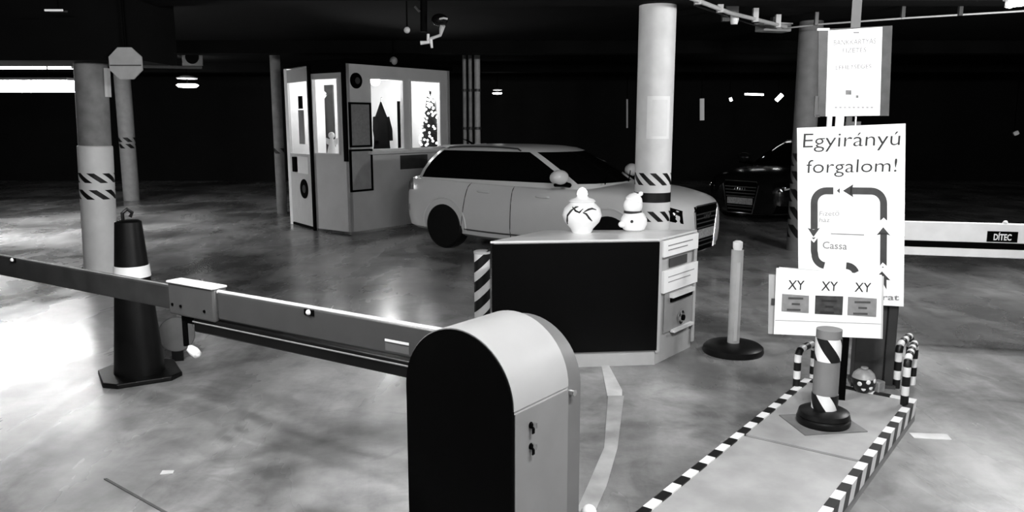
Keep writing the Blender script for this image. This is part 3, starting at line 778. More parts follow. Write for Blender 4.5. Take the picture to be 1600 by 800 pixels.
# little capped post at the bottom edge
p = G(920, 795, .16)
po = thing('capped_post', 'small white-capped stub standing against the foreground cabinet, bottom edge', 'post', (p.x, p.y, 0))
MB().cyl(.018, 0, .13, 16).build('stub', BLACK, po); MB().ball((0, 0, .145), .033, 18).build('cap', CERAMIC, po)

# ================================================================== FAR BARRIER (right)
R0 = G(1412, 347, .95); R1 = G(1600, 352, .95); Rd = (R1 - R0); Rd.z = 0; Rd.normalize(); P = Plane(R0, Rd)
rb = thing('barrier_boom', 'white boom arm with dark lettered plate at the right edge', 'barrier arm', (R0.x, R0.y, 0), P.rot)
za = P.uv(1500, 348)[1]; zb1 = P.uv(1500, 378)[1]; zc1 = P.uv(1500, 388)[1]; zd1 = P.uv(1500, 401)[1]
xs0 = -.52
MB().box((xs0, 0, zb1), (4, .05, za)).build('upper_beam', mat('far_boom_white', .95, .4, noise=.05), rb, bevel=.006)
MB().box((xs0, .01, zc1), (4, .04, zb1)).build('dark_channel', BLACK, rb)
MB().box((xs0, 0, zd1), (4, .05, zc1)).build('lower_beam', MATS['far_boom_white'], rb, bevel=.006)
a = P.uv(1543, 361); b = P.uv(1589, 379)
pt = MB().box((a[0], -.006, b[1]), (b[0], 0, a[1])).build('name_plate', BLACK, rb)
text('DÍTEC', PAPER, pt, 'plate_lettering', a[0] + .045, b[1] + .014, b[0] - .045, a[1] - .006, y=-.009, bold=.03)
q = P.uv(1572, 350); MB().ball((q[0], .02, za + .005), .02, 12).build('marker_knob', DOT, rb)
sup = MB().box((3.6, .05, 0), (4.0, .42, 1.05)).build('drive_cabinet', GREYMETAL, rb, bevel=.02)
MB().box((3.7, .04, zd1 - .0), (3.9, .05, za)).build('arm_clamp', DARKMETAL, rb)
MB().box((xs0 + .03, .0, 0), (xs0 + .07, .05, zd1)).build('rest_post', DARKMETAL, rb)

# ================================================================== PAYMENT COUNTER
ZB = .93
cA = G(1030, 373, ZB); cB = G(768, 377, ZB); cC = G(850, 360, ZB); cD = G(1088, 359, ZB)
fdir = (cD - cA); fdir.z = 0; fl = fdir.length; fdir.normalize()
box_ = thing('ticket_counter', 'big black-sided payment cabinet with lettered slots on its bright front, figures on top', 'cabinet', ((cA.x + cB.x) / 2, (cA.y + cC.y) / 2, 0), 0)
def q2d(v): return (v.x, v.y)
ins = lambda v, k: v + ((cA + cB + cC + cD) / 4 - v) * k
pA, pB, pC, pD = [Vector((v.x, v.y, 0)) for v in (cA, cB, cC, cD)]
zlow = D(1031, 546, pA.y).z
MB().prism([q2d(ins(v, .02)) for v in (pA, pD, pC, pB)], .0, ZB - .012, 'z').build('cabinet_body', mat('cabinet_metal', .42, .4, noise=.06), box_, world=True)
MB().prism([q2d(ins(v, -.01)) for v in (pA, pD, pC, pB)], ZB - .014, ZB, 'z').build('counter_top', mat('counter_top', .72, .25, noise=.06), box_, world=True)
n_s = Vector((pB.y - pA.y, pA.x - pB.x, 0)).normalized()
if n_s.y > 0: n_s = -n_s
MB().prism([q2d(v) for v in (pA + n_s * .02, pB + n_s * .02, pB, pA)], zlow, ZB - .02, 'z').build('black_side_panel', mat('side_panel_black', .0012, .3, noise=.1, spec=.1), box_, world=True)
Pf = Plane(pA, fdir); MF = T(pA.x, pA.y, 0) @ Rz(Pf.rot)
MB().box((-.01, -.012, zlow - .02), (.03, .0, ZB - .016), MF).build('corner_trim', LIGHTMETAL, box_, world=True)
MB().box((fl - .03, -.012, .05), (fl + .005, .0, ZB - .016), MF).build('corner_trim', LIGHTMETAL, box_, world=True)
def fbox(name, x0, y0, x1, y1, m, d0=-.012, d1=0.0, parent=None):
    a = Pf.uv(x0, y0)[0]; b = Pf.uv(x1, y0)[0]; xm = (x0 + x1) / 2; sl = -.25 * 0
    zt = Pf.uv(x0, y0)[1]; zb = Pf.uv(x0, y1)[1]
    o = MB().box((a, d0, zb), (b, d1, zt), MF).build(name, m, box_, world=True)
    if parent: o.parent = parent
    return o
l1 = fbox('label_plate', 1034, 377, 1087, 402, PAPER, -.022); fbox('recessed_slot', 1046, 404, 1073, 418, DARKMETAL, -.004)
l2 = fbox('label_plate', 1034, 424, 1086, 458, PAPER, -.022)
fbox('instruction_panel', 1038, 459, 1082, 520, GREYMETAL, -.006)
fbox('card_slot', 1046, 464, 1078, 472, BLACK, -.02); fbox('slot_lip', 1045, 459, 1078, 465, WHITE, -.04)
q = Pf.uv(1061, 495)
lo = MB().lathe([(.05, 0), (.052, .012), (.035, .02), (.03, .02)], 28, MF @ T(q[0], -.012, q[1]) @ Rx(PI / 2)).build('round_lock', CHROME, box_, world=True)
o = MB().cyl(.022, .02, .03, 20, MF @ T(q[0], -.012, q[1]) @ Rx(PI / 2)).build('lock_core', BLACK, box_, world=True); o.parent = lo
fbox('ticket_tray', 1047, 515, 1077, 519, WHITE, -.035)
for (x0, x1, y) in ((1040, 1078, 383), (1040, 1070, 390)):
    fbox('label_text', x0, y, x1, y + 1.6, FAINT, -.0235)
for (x0, x1, y) in ((1040, 1080, 432), (1040, 1074, 440)):
    fbox('label_text', x0, y, x1, y + 1.4, FAINTER, -.0235)

# things on top
zt = ZB
p = G(909, 363, zt)
pot = thing('candle_pot', 'round white lantern pot with twig pattern and glowing top, left on the black-sided cabinet', 'lantern', (p.x, p.y, zt))
sc = p.y / F * 1.02
MB().lathe([(.07, 0), (.075, .008), (.085, .03), (.13, .08), (.148, .13), (.135, .18), (.10, .215), (.085, .225)], 40).build('bowl', CERAMIC, pot)
MB().lathe([(.085, .222), (.10, .235), (.085, .25), (.05, .26), (.035, .275)], 32).build('lid', CERAMIC, pot)
MB().lathe([(.03, .27), (.04, .285), (.036, .31), (.02, .33), (.004, .338)], 24).build('flame_bulb', CANDLE, pot)
def pot_r(z):
    pr = [(.075, .008), (.085, .03), (.13, .08), (.148, .13), (.135, .18), (.10, .215)]
    for i in range(len(pr) - 1):
        if pr[i][1] <= z <= pr[i + 1][1]: t = (z - pr[i][1]) / (pr[i + 1][1] - pr[i][1]); return pr[i][0] * (1 - t) + pr[i + 1][0] * t
    return .1
for pts in ([(-2.7, .07), (-2.55, .10), (-2.45, .14), (-2.3, .17), (-2.05, .20), (-1.9, .205)], [(-2.3, .20), (-2.0, .175), (-1.8, .165), (-1.6, .19)], [(-1.62, .165), (-1.45, .155), (-1.3, .125), (-1.1, .10)], [(-1.55, .17), (-1.3, .185), (-1.05, .19), (-.8, .18)]):
    MB().tube([((pot_r(z) + .002) * math.cos(a), (pot_r(z) + .002) * math.sin(a), z) for a, z in pts], [.004] + [.008] * (len(pts) - 2) + [.003], 6).build('twig_pattern', INK, pot)
p = G(990, 361, zt)
sn = thing('snowman_figure', 'white snowman figure with dark scarf and bobble cap, right on the black-sided cabinet', 'figurine', (p.x, p.y, zt), .0)
MB().lathe([(.05, 0), (.08, .015), (.10, .055), (.098, .095), (.075, .135), (.05, .15)], 32).build('body', CERAMIC, sn)
MB().ball((-.01, 0, .195), .072, 26).build('head', CERAMIC, sn)
MB().tube([(-.01 + .058 * math.cos(a * PI / 12), .058 * math.sin(a * PI / 12), .146) for a in range(24)], .011, 8, closed=True).build('scarf', INK, sn)
MB().lathe([(.066, .0), (.068, .012), (.05, .042), (.018, .066)], 24, T(-.005, 0, .225) @ Ry(.35)).build('cap', CERAMIC, sn)
MB().ball((.045, -.01, .285), .018, 14).build('bobble', CERAMIC, sn)
MB().ball((-.03, -.098, .085), .012, 12).build('button', INK, sn)
MB().ball((-.09, -.03, .055), .032, 14, sz=.8).build('mitten', CERAMIC, sn)

# striped post left of the counter
p = D(753, 400, 6.6)
sp = thing('striped_post', 'black and white striped post at the left end of the black-sided cabinet', 'post', (p.x, 6.6, 0))
hsp = D(753, 397, 6.5).z; r_ = .066
MB().cyl(r_, 0, hsp, 28).build('tube', WHITE, sp); MB().lathe([(r_ + .004, hsp - .01), (r_ + .004, hsp + .008), (r_ * .8, hsp + .016)], 28).build('cap', LIGHTMETAL, sp)
for k in range(4):
    mb = MB(); cpatch(mb, r_, None, .05 + .17 * k, .14 + .17 * k, -PI, -.05, 0, 4, 14)
    # slope the band
    for i, q in enumerate(mb.v): q.z += q.x * .9
    mb.build('stripe', BLACKTAPE, sp)

# stanchion
p = G(1145, 550)
st = thing('stanchion', 'pale post on a round black rubber foot, right of the black-sided cabinet', 'post', (p.x, p.y, 0))
hs_ = D(1143, 376, p.y).z
MB().lathe([(.225, 0), (.23, .015), (.225, .045), (.20, .065), (.09, .078), (.06, .078)], 44).build('foot', RUBBER, st)
MB().cyl(.045, .07, hs_ - .07, 28).build('tube', mat('stanchion_paint', .38, .5, noise=.12), st)
MB().lathe([(.03, hs_ - .07), (.036, hs_ - .05), (.036, hs_ - .01), (.02, hs_)], 24).build('cap', WHITE, st)
MB().box((-.012, -.049, .1), (.012, -.043, hs_ - .16)).build('vertical_strip', LIGHTMETAL, st)

# ================================================================== ISLAND FURNITURE
IZ = .128
# bollard
p = G(1286, 662, IZ)
bo = thing('bollard', 'striped bollard with black rubber foot standing on the island before the signs', 'bollard', (p.x, p.y, IZ))
hb = D(1289, 514, p.y).z - IZ; r_ = .066
MB().prism([(-.16, -.17), (.19, -.12), (.15, .16), (-.20, .12)], 0, .006, 'z').build('ground_plate', mat('worn_plate', .14, .8, noise=.3), bo)
MB().lathe([(.135, .006), (.14, .02), (.14, .038), (.132, .045), (.136, .052), (.13, .075), (.10, .09), (.07, .092)], 48).build('foot', RUBBER, bo)
bz = lambda py: D(1289, py, p.y - .06).z - IZ
MB().cyl(r_, .08, hb, 36).build('tube', mat('bollard_grey', .17, .5, noise=.08), bo)
for (ya, yb) in ((532, 567), (620, 656)):
    za_, zb_2 = bz(yb), bz(ya)
    MB().lathe([(r_, za_), (r_ + .0015, za_), (r_ + .0015, zb_2), (r_, zb_2)], 36).build('white_band', WHITE, bo)
    for k in range(3):
        mb = MB(); a = 2 * PI * k / 3 - PI / 2 - (.1 if ya < 600 else .75); cpatch(mb, r_ + .0015, None, za_, zb_2, a, a + 1.0, -1.35, 10, 10, t=.0015); mb.build('diagonal_stripe', BLACKTAPE, bo)

# hoops (striped tube guards)
def hoop(label, pts, r=.021, seg=.055, first=0):
    P_ = [Vector(q) for q in pts]; base = P_[0].copy(); base.z = IZ
    t = thing('hoop_guard', label, 'guard rail', base, 0, None)
    # resample along the path with stripe sections
    out = []; 
    path = [P_[0]]
    for a, b in zip(P_, P_[1:]):
        L = (b - a).length; n = max(1, round(L / .0275))
        for i in range(1, n + 1): path.append(a.lerp(b, i / n))
    # section lengths are two samples each
    cols = [((i // 2) + first) % 2 for i in range(len(path) - 1)]
    i = 0
    while i < len(cols):
        j = i
        while j < len(cols) and cols[j] == cols[i]: j += 1
        MB().tube([q - base for q in path[i:j + 1]], r + (.001 if cols[i] else 0), 14).build('sleeve_black' if cols[i] else 'sleeve_white', BLACKTAPE if cols[i] else WHITE, t)
        i = j
    return t
def I(u, v, z=IZ): return RM['island'] @ Vector((u, v, z))
def arc3(a, b, h, r=.05):
    """up from a, rounded over to b, down"""
    a = Vector(a); b = Vector(b); d = (b - a).normalized(); up = Vector((0, 0, 1)); pts = [a, a + up * (h - r)]
    for k in range(1, 5): t = k * PI / 8; pts.append(a + up * (h - r) + d * r * (1 - math.cos(t)) + up * r * math.sin(t))
    pts.append(b + up * h - d * r)
    for k in range(1, 5): t = k * PI / 8; pts.append(b + up * (h - r) - d * r * (1 - math.sin(t)) + up * r * math.cos(t))
    pts.append(b); return pts
ha = G(1244, 604, IZ); hb2 = G(1270, 590, IZ)
hh = D(1244, 547, ha.y).z - IZ
hoop('striped hoop guard on the left edge of the island, beside the lower sign', arc3(ha, hb2 , hh), first=1)
ha = G(1418, 632, IZ); hb2 = G(1432, 603, IZ) + Vector((.0, .03, 0))
ha = Vector((ha.x - .02, ha.y, ha.z))
hh = D(1418, 568, ha.y).z - IZ
hoop('nearer striped hoop guard at the right end of the island', arc3(ha, hb2 + Vector((-.015, 0, 0)), hh + .03), first=1)
ha = G(1400, 606, IZ); hb2 = G(1430, 596, IZ)
hoop('farther striped hoop guard, half hidden behind the nearer one at island end', arc3(ha, hb2 + Vector((.0, .1, 0)), hh + .03), first=1)

# entry terminal pedestal behind signs
pp = G(1366, 604, IZ)
pdl = thing('entry_pedestal', 'wide dark grey pedestal carrying the tall one-way sign', 'pedestal', (pp.x, pp.y, IZ), -.25)
MB().box((-.125, 0, 0), (.045, .14, .95)).build('wide_panel', mat('pedestal_grey', .035, .5, noise=.2), pdl, bevel=.005)
MB().box((.045, -.02, 0), (.10, .13, .95)).build('side_post', mat('pedestal_edge', .02, .5, noise=.2), pdl, bevel=.005)
MB().box((-.14, -.03, 0), (.115, .16, .02)).build('foot_plate', DARKMETAL, pdl)
# big sign
SA = G(1246, 420, .70)
def sign_plane(Y, px, e): 
    A = D(px, 400, Y); return Plane(A, e)
Ys = pp.y - .06
PS = Plane((pp.x, Ys), (math.cos(-.2), math.sin(-.2)))
cs = [PS.uv(1245.5, 200), PS.uv(1415, 193), PS.uv(1412, 479), PS.uv(1248, 470)]
sg = thing('traffic_sign', 'tall white board lettered Egyirányú forgalom! with arrow loop', 'sign', (PS.A.x, PS.A.y, 0), PS.rot)
MB().prism([cs[3], cs[2], cs[1], cs[0]], 0, .006).build('board', SIGNW, sg)
def rowtext(body, P, m, par, x0, y0, x1, y1, dy, bold=0.0, yy=-.003):
    """x0,y0 top-left pixel, x1,y1 bottom-right; dy pixel rise of the baseline to the right"""
    a = P.uv(x0, y1); b = P.uv(x1, y1 - dy); c = P.uv(x0, y0)
    return text(body, m, par, 'lettering', a[0], a[1], b[0], c[1], y=yy, skew=b[1] - a[1], bold=bold)
rowtext('Egyirányú', PS, INK, sg, 1254, 209, 1405, 238, 4, -.006)
rowtext('forgalom!', PS, INK, sg, 1259, 250, 1400, 277, 2, -.006)
def strip(P, par, pts, wd, m, name, yy=-.003):
    """flat ribbon along pixel points, width in pixels"""
    v = []
    for i, (x, y) in enumerate(pts):
        a = pts[max(0, i - 1)]; b = pts[min(len(pts) - 1, i + 1)]; dx, dy = b[0] - a[0], b[1] - a[1]; L = math.hypot(dx, dy); nx, ny = -dy / L * wd / 2, dx / L * wd / 2
        for s in (1, -1):
            q = P.uv(x + s * nx, y + s * ny); v.append((q[0], q[1]))
    n = len(v); vv = [(a, yy, b) for a, b in v] + [(a, 0, b) for a, b in v]; f = []
    for i in range(0, n - 2, 2): f.append((i, i + 1, i + 3, i + 2))
    return MB().add(vv, f).build(name, m, par)
def ppoly(P, par, pts, m, name, yy=-.003):
    q = [P.uv(*a) for a in pts]; return MB().prism(q, yy, -.0005).build(name, m, par)
cor = lambda cx, cy, r, a0, a1, n=8: [(cx + r * math.cos(math.radians(a0 + (a1 - a0) * i / n)), cy + r * math.sin(math.radians(a0 + (a1 - a0) * i / n))) for i in range(n + 1)]
strip(PS, sg, [(1312, 298)] + cor(1291, 317, 19, -90, -180) + [(1272, 358)], 11, ARROW, 'arrow_band')
ppoly(PS, sg, [(1302, 292), (1314, 292), (1307, 298), (1314, 304), (1302, 304)], SIGNW, 'arrow_notch', -.0045)
strip(PS, sg, [(1328, 298)] + cor(1361, 318, 19.5, -90, 0) + [(1380.5, 344)], 11, ARROW, 'arrow_band')
ppoly(PS, sg, [(1317, 298), (1333, 288), (1331, 298), (1333, 308)], ARROW, 'arrow_head')
ppoly(PS, sg, [(1262, 356), (1271, 359), (1281, 356), (1271, 370)], ARROW, 'arrow_head')
strip(PS, sg, [(1272, 371), (1272, 392)] + cor(1291, 397, 18, 180, 100) + [(1286.5, 415)][:0], 10.5, ARROW, 'arrow_band')
ppoly(PS, sg, [(1266, 369), (1271, 374), (1277, 369), (1277, 372), (1271.5, 379), (1266, 374)], SIGNW, 'arrow_notch', -.0045)
ppoly(PS, sg, [(1374, 346), (1380.5, 340), (1387, 346), (1387, 352), (1380.5, 346), (1374, 352)], SIGNW, 'arrow_notch', -.0045)
ppoly(PS, sg, [(1370, 367), (1380, 355), (1391, 368), (1385, 366), (1376, 366)], ARROW, 'arrow_head')
strip(PS, sg, [(1380.5, 364), (1380, 418)], 10.5, ARROW, 'arrow_band')
ppoly(PS, sg, [(1373, 417), (1379, 410), (1386, 416), (1386, 422), (1379, 416), (1373, 423)], SIGNW, 'arrow_notch', -.0045)
ppoly(PS, sg, [(1368, 434), (1378, 424), (1391, 438), (1385, 437), (1385, 452), (1378, 440), (1374, 437)], ARROW, 'arrow_head')
strip(PS, sg, [(1322, 415)] + cor(1322, 431, 16, -80, -20, 5), 10.5, ARROW, 'arrow_band')
rowtext('Fizető', PS, FAINTER, sg, 1280, 329, 1311, 337, 0); rowtext('ház', PS, FAINTER, sg, 1280, 340, 1296, 347, 0)
rowtext('Cassa', PS, FAINT, sg, 1285, 377, 1323, 388, -2, .005)
rowtext('Bejárat', PS, FAINT, sg, 1340, 459, 1404, 471, -1, .006)
strip(PS, sg, [(1298, 365), (1350, 367)], 1.4, FAINT, 'thin_line')
# white clips and brackets between the two upper signs
for i, (x, wd) in enumerate(((1296, 9), (1312, 14), (1337, 3))):
    a = PS.uv(x - wd / 2, 198); b = PS.uv(x + wd / 2, 182)
    MB().box((a[0], -.004, a[1]), (b[0], .012, b[1])).build('clip', WHITE if i else LIGHTMETAL, sg)
MB().box((PS.uv(1322, 200)[0], .006, PS.uv(1322, 478)[1]), (PS.uv(1345, 200)[0], .04, PS.uv(1345, 190)[1])).build('back_rail', DARKMETAL, sg)
# upper sign on ceiling strap
PU = Plane((pp.x, Ys + .03), (math.cos(-.15), math.sin(-.15)))
us = thing('hanging_notice', 'white notice on a dark board hung from a ceiling strap above the one-way sign', 'sign', (PU.A.x, PU.A.y, 0), PU.rot)
cs = [PU.uv(*a) for a in ((1278, 182), (1389, 181), (1394.5, 40), (1279, 46))]
MB().prism(cs, 0, .012).build('back_board', mat('notice_board_dark', .045, .5, noise=.3, scale=16), us)
cs = [PU.uv(*a) for a in ((1290, 182), (1374.5, 180.5), (1378.5, 42), (1294, 48))]
sh = MB().prism(cs, -.004, 0).build('paper_sheet', PAPER, us)
for (x0, y0, x1, y1) in ((1277, 44, 1296, 48),):
    a = PU.uv(x0, y1); b = PU.uv(x1, y0); MB().box((a[0], -.006, a[1]), (b[0], .013, b[1])).build('clip', WHITE, us)
a = PU.uv(1272, 181); b = PU.uv(1280, 150); MB().box((a[0], .0, a[1]), (b[0], .02, b[1])).build('side_clamp', DARKMETAL, us)
a = PU.uv(1274, 183); b = PU.uv(1281, 179); MB().box((a[0], -.008, a[1]), (b[0], 0, b[1])).build('clip', CHROME, us)
rowtext('BANKKÁRTYÁS', PU, FAINT, sh, 1302, 61, 1368, 71, 3, .003, -.006)
rowtext('FIZETÉS', PU, FAINT, sh, 1316, 74, 1353, 83, 1.5, .003, -.006)
rowtext('LEHETSÉGES', PU, FAINT, sh, 1305, 101, 1361, 109, 2.5, .003, -.006)
for (x0, y0, x1, y1) in ((1321, 141, 1330, 148), (1337, 149, 1341, 153), (1333, 50, 1342, 52)):
    ppoly(PU, sh, [(x0, y1), (x1, y1), (x1, y0), (x0, y0)], FAINT if y0 < 60 else mat('logo_grey', .15, .6, noise=.3, scale=60), 'printed_logo', -.006)
for k in range(9):
    x = 1304 + k * 7; ppoly(PU, sh, [(x, 169), (x + 3.5, 169), (x + 3.5, 166.5), (x, 166.5)], FAINTER, 'printed_mark', -.006)
a = PU.uv(1330, 45); b = PU.uv(1345, 45)
MB().box((a[0], .012, a[1] - .05), (b[0], .02, 3.05)).build('ceiling_strap', mat('strap_grey', .11, .5, noise=.1), us)
MB().box((a[0] + .01, .012, PU.uv(1330, 198)[1]), (b[0] - .01, .02, a[1] - .04)).build('lower_strap', DARKMETAL, us)
# lower sign XY
pq = G(1320, 626, IZ)
PX = Plane((pq.x, pq.y - .03), (math.cos(-.33), math.sin(-.33)))
xs_ = thing('notice_sign', 'low white sign marked XY three times above three small cards', 'sign', (PX.A.x, PX.A.y, IZ), PX.rot)
def locz(q): return (q[0], q[1] - IZ)
class PLow:                      # same plane, heights measured from the island top
    @staticmethod
    def uv(x, y): q = PX.uv(x, y); return (q[0], q[1] - IZ)
cs = [PLow.uv(*a) for a in ((1209, 522), (1376, 529), (1378, 430), (1213, 419))]
bd = MB().prism(cs, 0, .012).build('board', SIGNW, xs_)
cs = [PLow.uv(*a) for a in ((1212, 523), (1379.5, 530.5), (1381.5, 433), (1217, 418))]
MB().prism(cs, .014, .03).build('rear_board', mat('board_edge_grey', .55, .5, noise=.05), xs_)
for i, x in enumerate((1231, 1283, 1335)):
    y = 437.5 + 1.8 * i
    rowtext('XY', PLow, INK, bd, x, y, x + 25.5, y + 14.5, -1.0, .006)
for i, (pts, m) in enumerate((([(1221, 486), (1263.5, 489), (1264, 462), (1222, 459)], CARDG), ([(1273, 490), (1316, 492), (1317.5, 463), (1274, 461.5)], CARDD), ([(1324, 492), (1369, 495), (1370, 466.5), (1325, 463.5)], CARDG))):
    c_o = ppoly(PLow, bd, pts, m, 'printed_card', -.004)
    x0, x1 = pts[0][0], pts[1][0]; yb = pts[0][1]; 
    for k, (fa, fb) in enumerate(((.25, .8), (.38, .68), (.2, .7))):
        y = yb - 22 + 9 * k + .05 * (x1 - x0) / 2
        ppoly(PLow, bd, [(x0 + (x1 - x0) * fa, y + 2), (x0 + (x1 - x0) * fb, y + 2.6), (x0 + (x1 - x0) * fb, y - .4), (x0 + (x1 - x0) * fa, y - 1)], INK if i == 1 else mat('card_writing', .05, .6, noise=.2), 'card_writing', -.006)
strip(PLow, bd, [(1211, 500), (1376, 506)], .8, FAINTER, 'thin_line')
a = PLow.uv(1312, 529); b = PLow.uv(1328, 529)
MB().box((a[0], .014 + .016, 0), (b[0], .075, PLow.uv(1320, 430)[1])).build('post', BLACK, xs_)
cs = [PLow.uv(*a) for a in ((1200, 524), (1219, 525), (1219, 432), (1201, 431))]
MB().prism(cs, .04, .065).build('side_bar', mat('side_bar_grey', .38, .5, noise=.05), xs_)
MB().box((PLow.uv(1205, 470)[0], .03, PLow.uv(1205, 478)[1]), (a[0], .04, PLow.uv(1205, 468)[1])).build('cross_rail', DARKMETAL, xs_)
# dotted round pot at the pedestal foot
p = G(1347, 611, IZ)
dp_ = thing('spotted_pot', 'dark round pot with white dots and grey lid, at the pedestal foot', 'pot', (p.x + .0, p.y - .01, IZ))
R_ = 18.5 / F * 4.75
MB().lathe([(R_ * .45, 0), (R_ * .75, R_ * .25), (R_ * .98, R_ * .8), (R_, R_ * 1.1), (R_ * .96, R_ * 1.3)], 32).build('bowl', mat('dark_glaze', .008, .3, noise=.2), dp_)
MB().lathe([(R_ * .97, R_ * 1.3), (R_ * .85, R_ * 1.65), (R_ * .55, R_ * 1.95), (R_ * .2, R_ * 2.03)], 32).build('lid', POTGREY, dp_)
MB().lathe([(R_ * .2, R_ * 2.0), (R_ * .32, R_ * 2.08), (R_ * .3, R_ * 2.2), (.002, R_ * 2.25)], 20).build('knob', POTGREY, dp_)
for (a, z) in ((-1.6, 1.15), (-.95, 1.2), (-2.3, .95), (-1.25, .62), (-.5, .8), (-1.95, .5)):
    rr = R_ * (1.0 if z > .8 else (.9 if z > .55 else .82)) 
    MB().ball((0, 0, 0), R_ * .2, 12, T(rr * math.cos(a), rr * math.sin(a), z * R_) @ Rz(a) @ Matrix.Diagonal((.25, 1, 1, 1))).build('white_dot', DOT, dp_)
p = G(1372, 612, IZ)
st_ = thing('grey_stone', 'small grey block beside the spotted pot at the pedestal foot', 'stone', (p.x, p.y, IZ), .4)
MB().prism([(-.03, -.03), (.03, -.025), (.025, .03), (-.028, .028)], 0, .07, 'z').build('block', POTGREY, st_, bevel=.008)

# ================================================================== FLOOR MARKINGS
def marking(label, pts, m=FLINE):
    o = MB().prism([(G(*q).x, G(*q).y) for q in pts], .0005, .004, 'z').build('floor_marking', m)
    return tag(o, label, 'floor marking')
marking('white painted arrow tip on the floor below the black-sided cabinet', [(936, 552), (941, 552), (972, 610), (972, 619), (949, 619)])
marking('worn pale lane stripe curving down right of the foreground cabinet', [(950, 619), (975, 619), (965, 700), (948, 760), (930, 800), (900, 800), (918, 760), (944, 700)], mat('faded_floor_paint', .33, .5, noise=.3, scale=5))
marking('pale painted stripe on the floor right of the island', [(1420, 677), (1428, 685), (1487, 688), (1480, 679)])
marking('dark groove in the floor at lower left', [(162, 749), (167, 748), (240, 789), (262, 801), (254, 801)], mat('groove_dark', .06, .9, noise=.3))
marking('small pale dash on the floor between boom and lower left corner', [(250, 742), (270, 740), (272, 736), (254, 736)])

# ================================================================== CEILING FIXTURES
def tube_fixture(label, a, b, m=GLOW, hood=True, n=1, r=.019, group=None, hang=True):
    a = Vector(a); b = Vector(b); d = b - a; L = d.length; rot = math.atan2(d.y, d.x); mid = (a + b) / 2
    t = thing('tube_lamp', label, 'lamp', (mid.x, mid.y, mid.z), rot, group)
    hw_ = max(.06, r * 3.2)
    if hood: MB().box((-L / 2 - .03, -hw_, max(.035, r)), (L / 2 + .03, hw_, max(.035, r) + .04)).build('housing', LIGHTMETAL, t, bevel=.005)
    for k in range(n):
        y = (k - (n - 1) / 2) * .07
        MB().tube([(-L / 2, y, .01), (L / 2, y, .01)], r, 12).build('tube', m, t)
    for s in (-1, 1): MB().box((s * L / 2 - .012, -.05, -.015), (s * L / 2 + .012, .05, .035)).build('end_cap', WHITE, t)
    if hang:
        for s in (-1, 1): MB().cyl(.008, .075, 3.05 - mid.z, 8, T(s * L * .35, 0, 0)).build('hanger', BLACK, t)
    return t
labs = ['long tube lamp over the lane right of the camera', 'tube lamp over the lane left of the camera', 'bright tube lamp at the top right corner', 'tube lamp behind the viewpoint']
for (x, y, r, z, pw), lab in zip(TUBES, labs):
    d = Vector((math.cos(r), math.sin(r), 0)) * .75
    tube_fixture(lab, Vector((x, y, z + .1)) - d, Vector((x, y, z + .1)) + d, n=2)
# left bright double lamp
a = D(-160, 100, 13.4); b = D(113, 102, 13.4); z = (D(50, 106, 13.4)).z
tube_fixture('upper twin tube lamp at the far left edge', (a.x, 13.4, z), (b.x, 13.4, z), m=mat('tube_glow_soft', 1, .5, emit=4), n=2, r=.03)
z = D(50, 136, 12.6).z; a = D(-160, 135, 12.6); b = D(118, 135, 12.6)
tube_fixture('lower, broadest and brightest tube lamp at the far left edge', (a.x, 12.6, z), (b.x, 12.6, z), m=mat('tube_glow_hot', 1, .5, emit=60), n=1, r=.09)
area(((a.x + b.x) / 2, 12.5, z - .13), 85, 3.2, .2, (0, 0, 0), 170)
def pendant(label, px, py, Y, r, m=GLOW2):
    p = D(px, py, Y)
    t = thing('pendant_lamp', label, 'lamp', (p.x, Y, p.z))
    MB().lathe([(.02, -r * .2), (r * .8, -r * .14), (r, r * .05), (r * .85, r * .16), (.02, r * .2)], 24).build('diffuser', m, t)
    MB().lathe([(r * .9, r * .62), (r * .95, r * .72), (r * .5, r * .9), (.02, r * .95)], 24).build('shade', mat('shade_white', .8, .4, noise=.05), t)
    MB().cyl(.01, r * .2, 3.05 - p.z, 8).build('stem', BLACK, t)
pendant('round pendant lamp glowing in the dark left of the booth', 293, 134, 17.5, .23)
pendant('small round pendant lamp glowing right of the booth', 777, 146, 19.5, .12)
# octagon and square signs hung from ceiling
def hang_sign(name, label, px, py, Y, pts, m, th=.02):
    p = D(px, py, Y); t = thing(name, label, 'sign', (p.x, Y, p.z), 0)
    MB().prism(pts, 0, th).build('plate', m, t); MB().cyl(.012, 0, 3.05 - p.z, 8, T(0, th + .012, 0)).build('hanger', BLACK, t); return t
r = 26.5 / F * 8.3
oc = hang_sign('octagonal_sign', 'grey eight-sided sign hanging beside top of the left column', 196, 99, 8.15, [(r * math.cos(PI / 8 + k * PI / 4), r * math.sin(PI / 8 + k * PI / 4) * .95) for k in range(8)], mat('octagon_grey', .45, .5, noise=.1))
MB().box((-r * .88, -.004, -.14 * r), (r * .88, 0, -.08 * r)).build('middle_line', DARKMETAL, oc)
MB().tube([(r, .01, -.03), (.75, .01, -.04)], .014, 8).build('side_rail', DARKMETAL, oc)
r = .2
sq = hang_sign('square_sign', 'small square sign with dark disc hung in the dark between octagon and booth', 300, 89, 14.5, [(-r * .9, -r * .75), (r * .9, -r * .75), (r * .9, r * .75), (-r * .9, r * .75)], mat('square_grey', .12, .6, noise=.1))
MB().lathe([(.12, 0), (.12, .008)], 28, Rx(PI / 2)).build('disc', BLACK, sq)
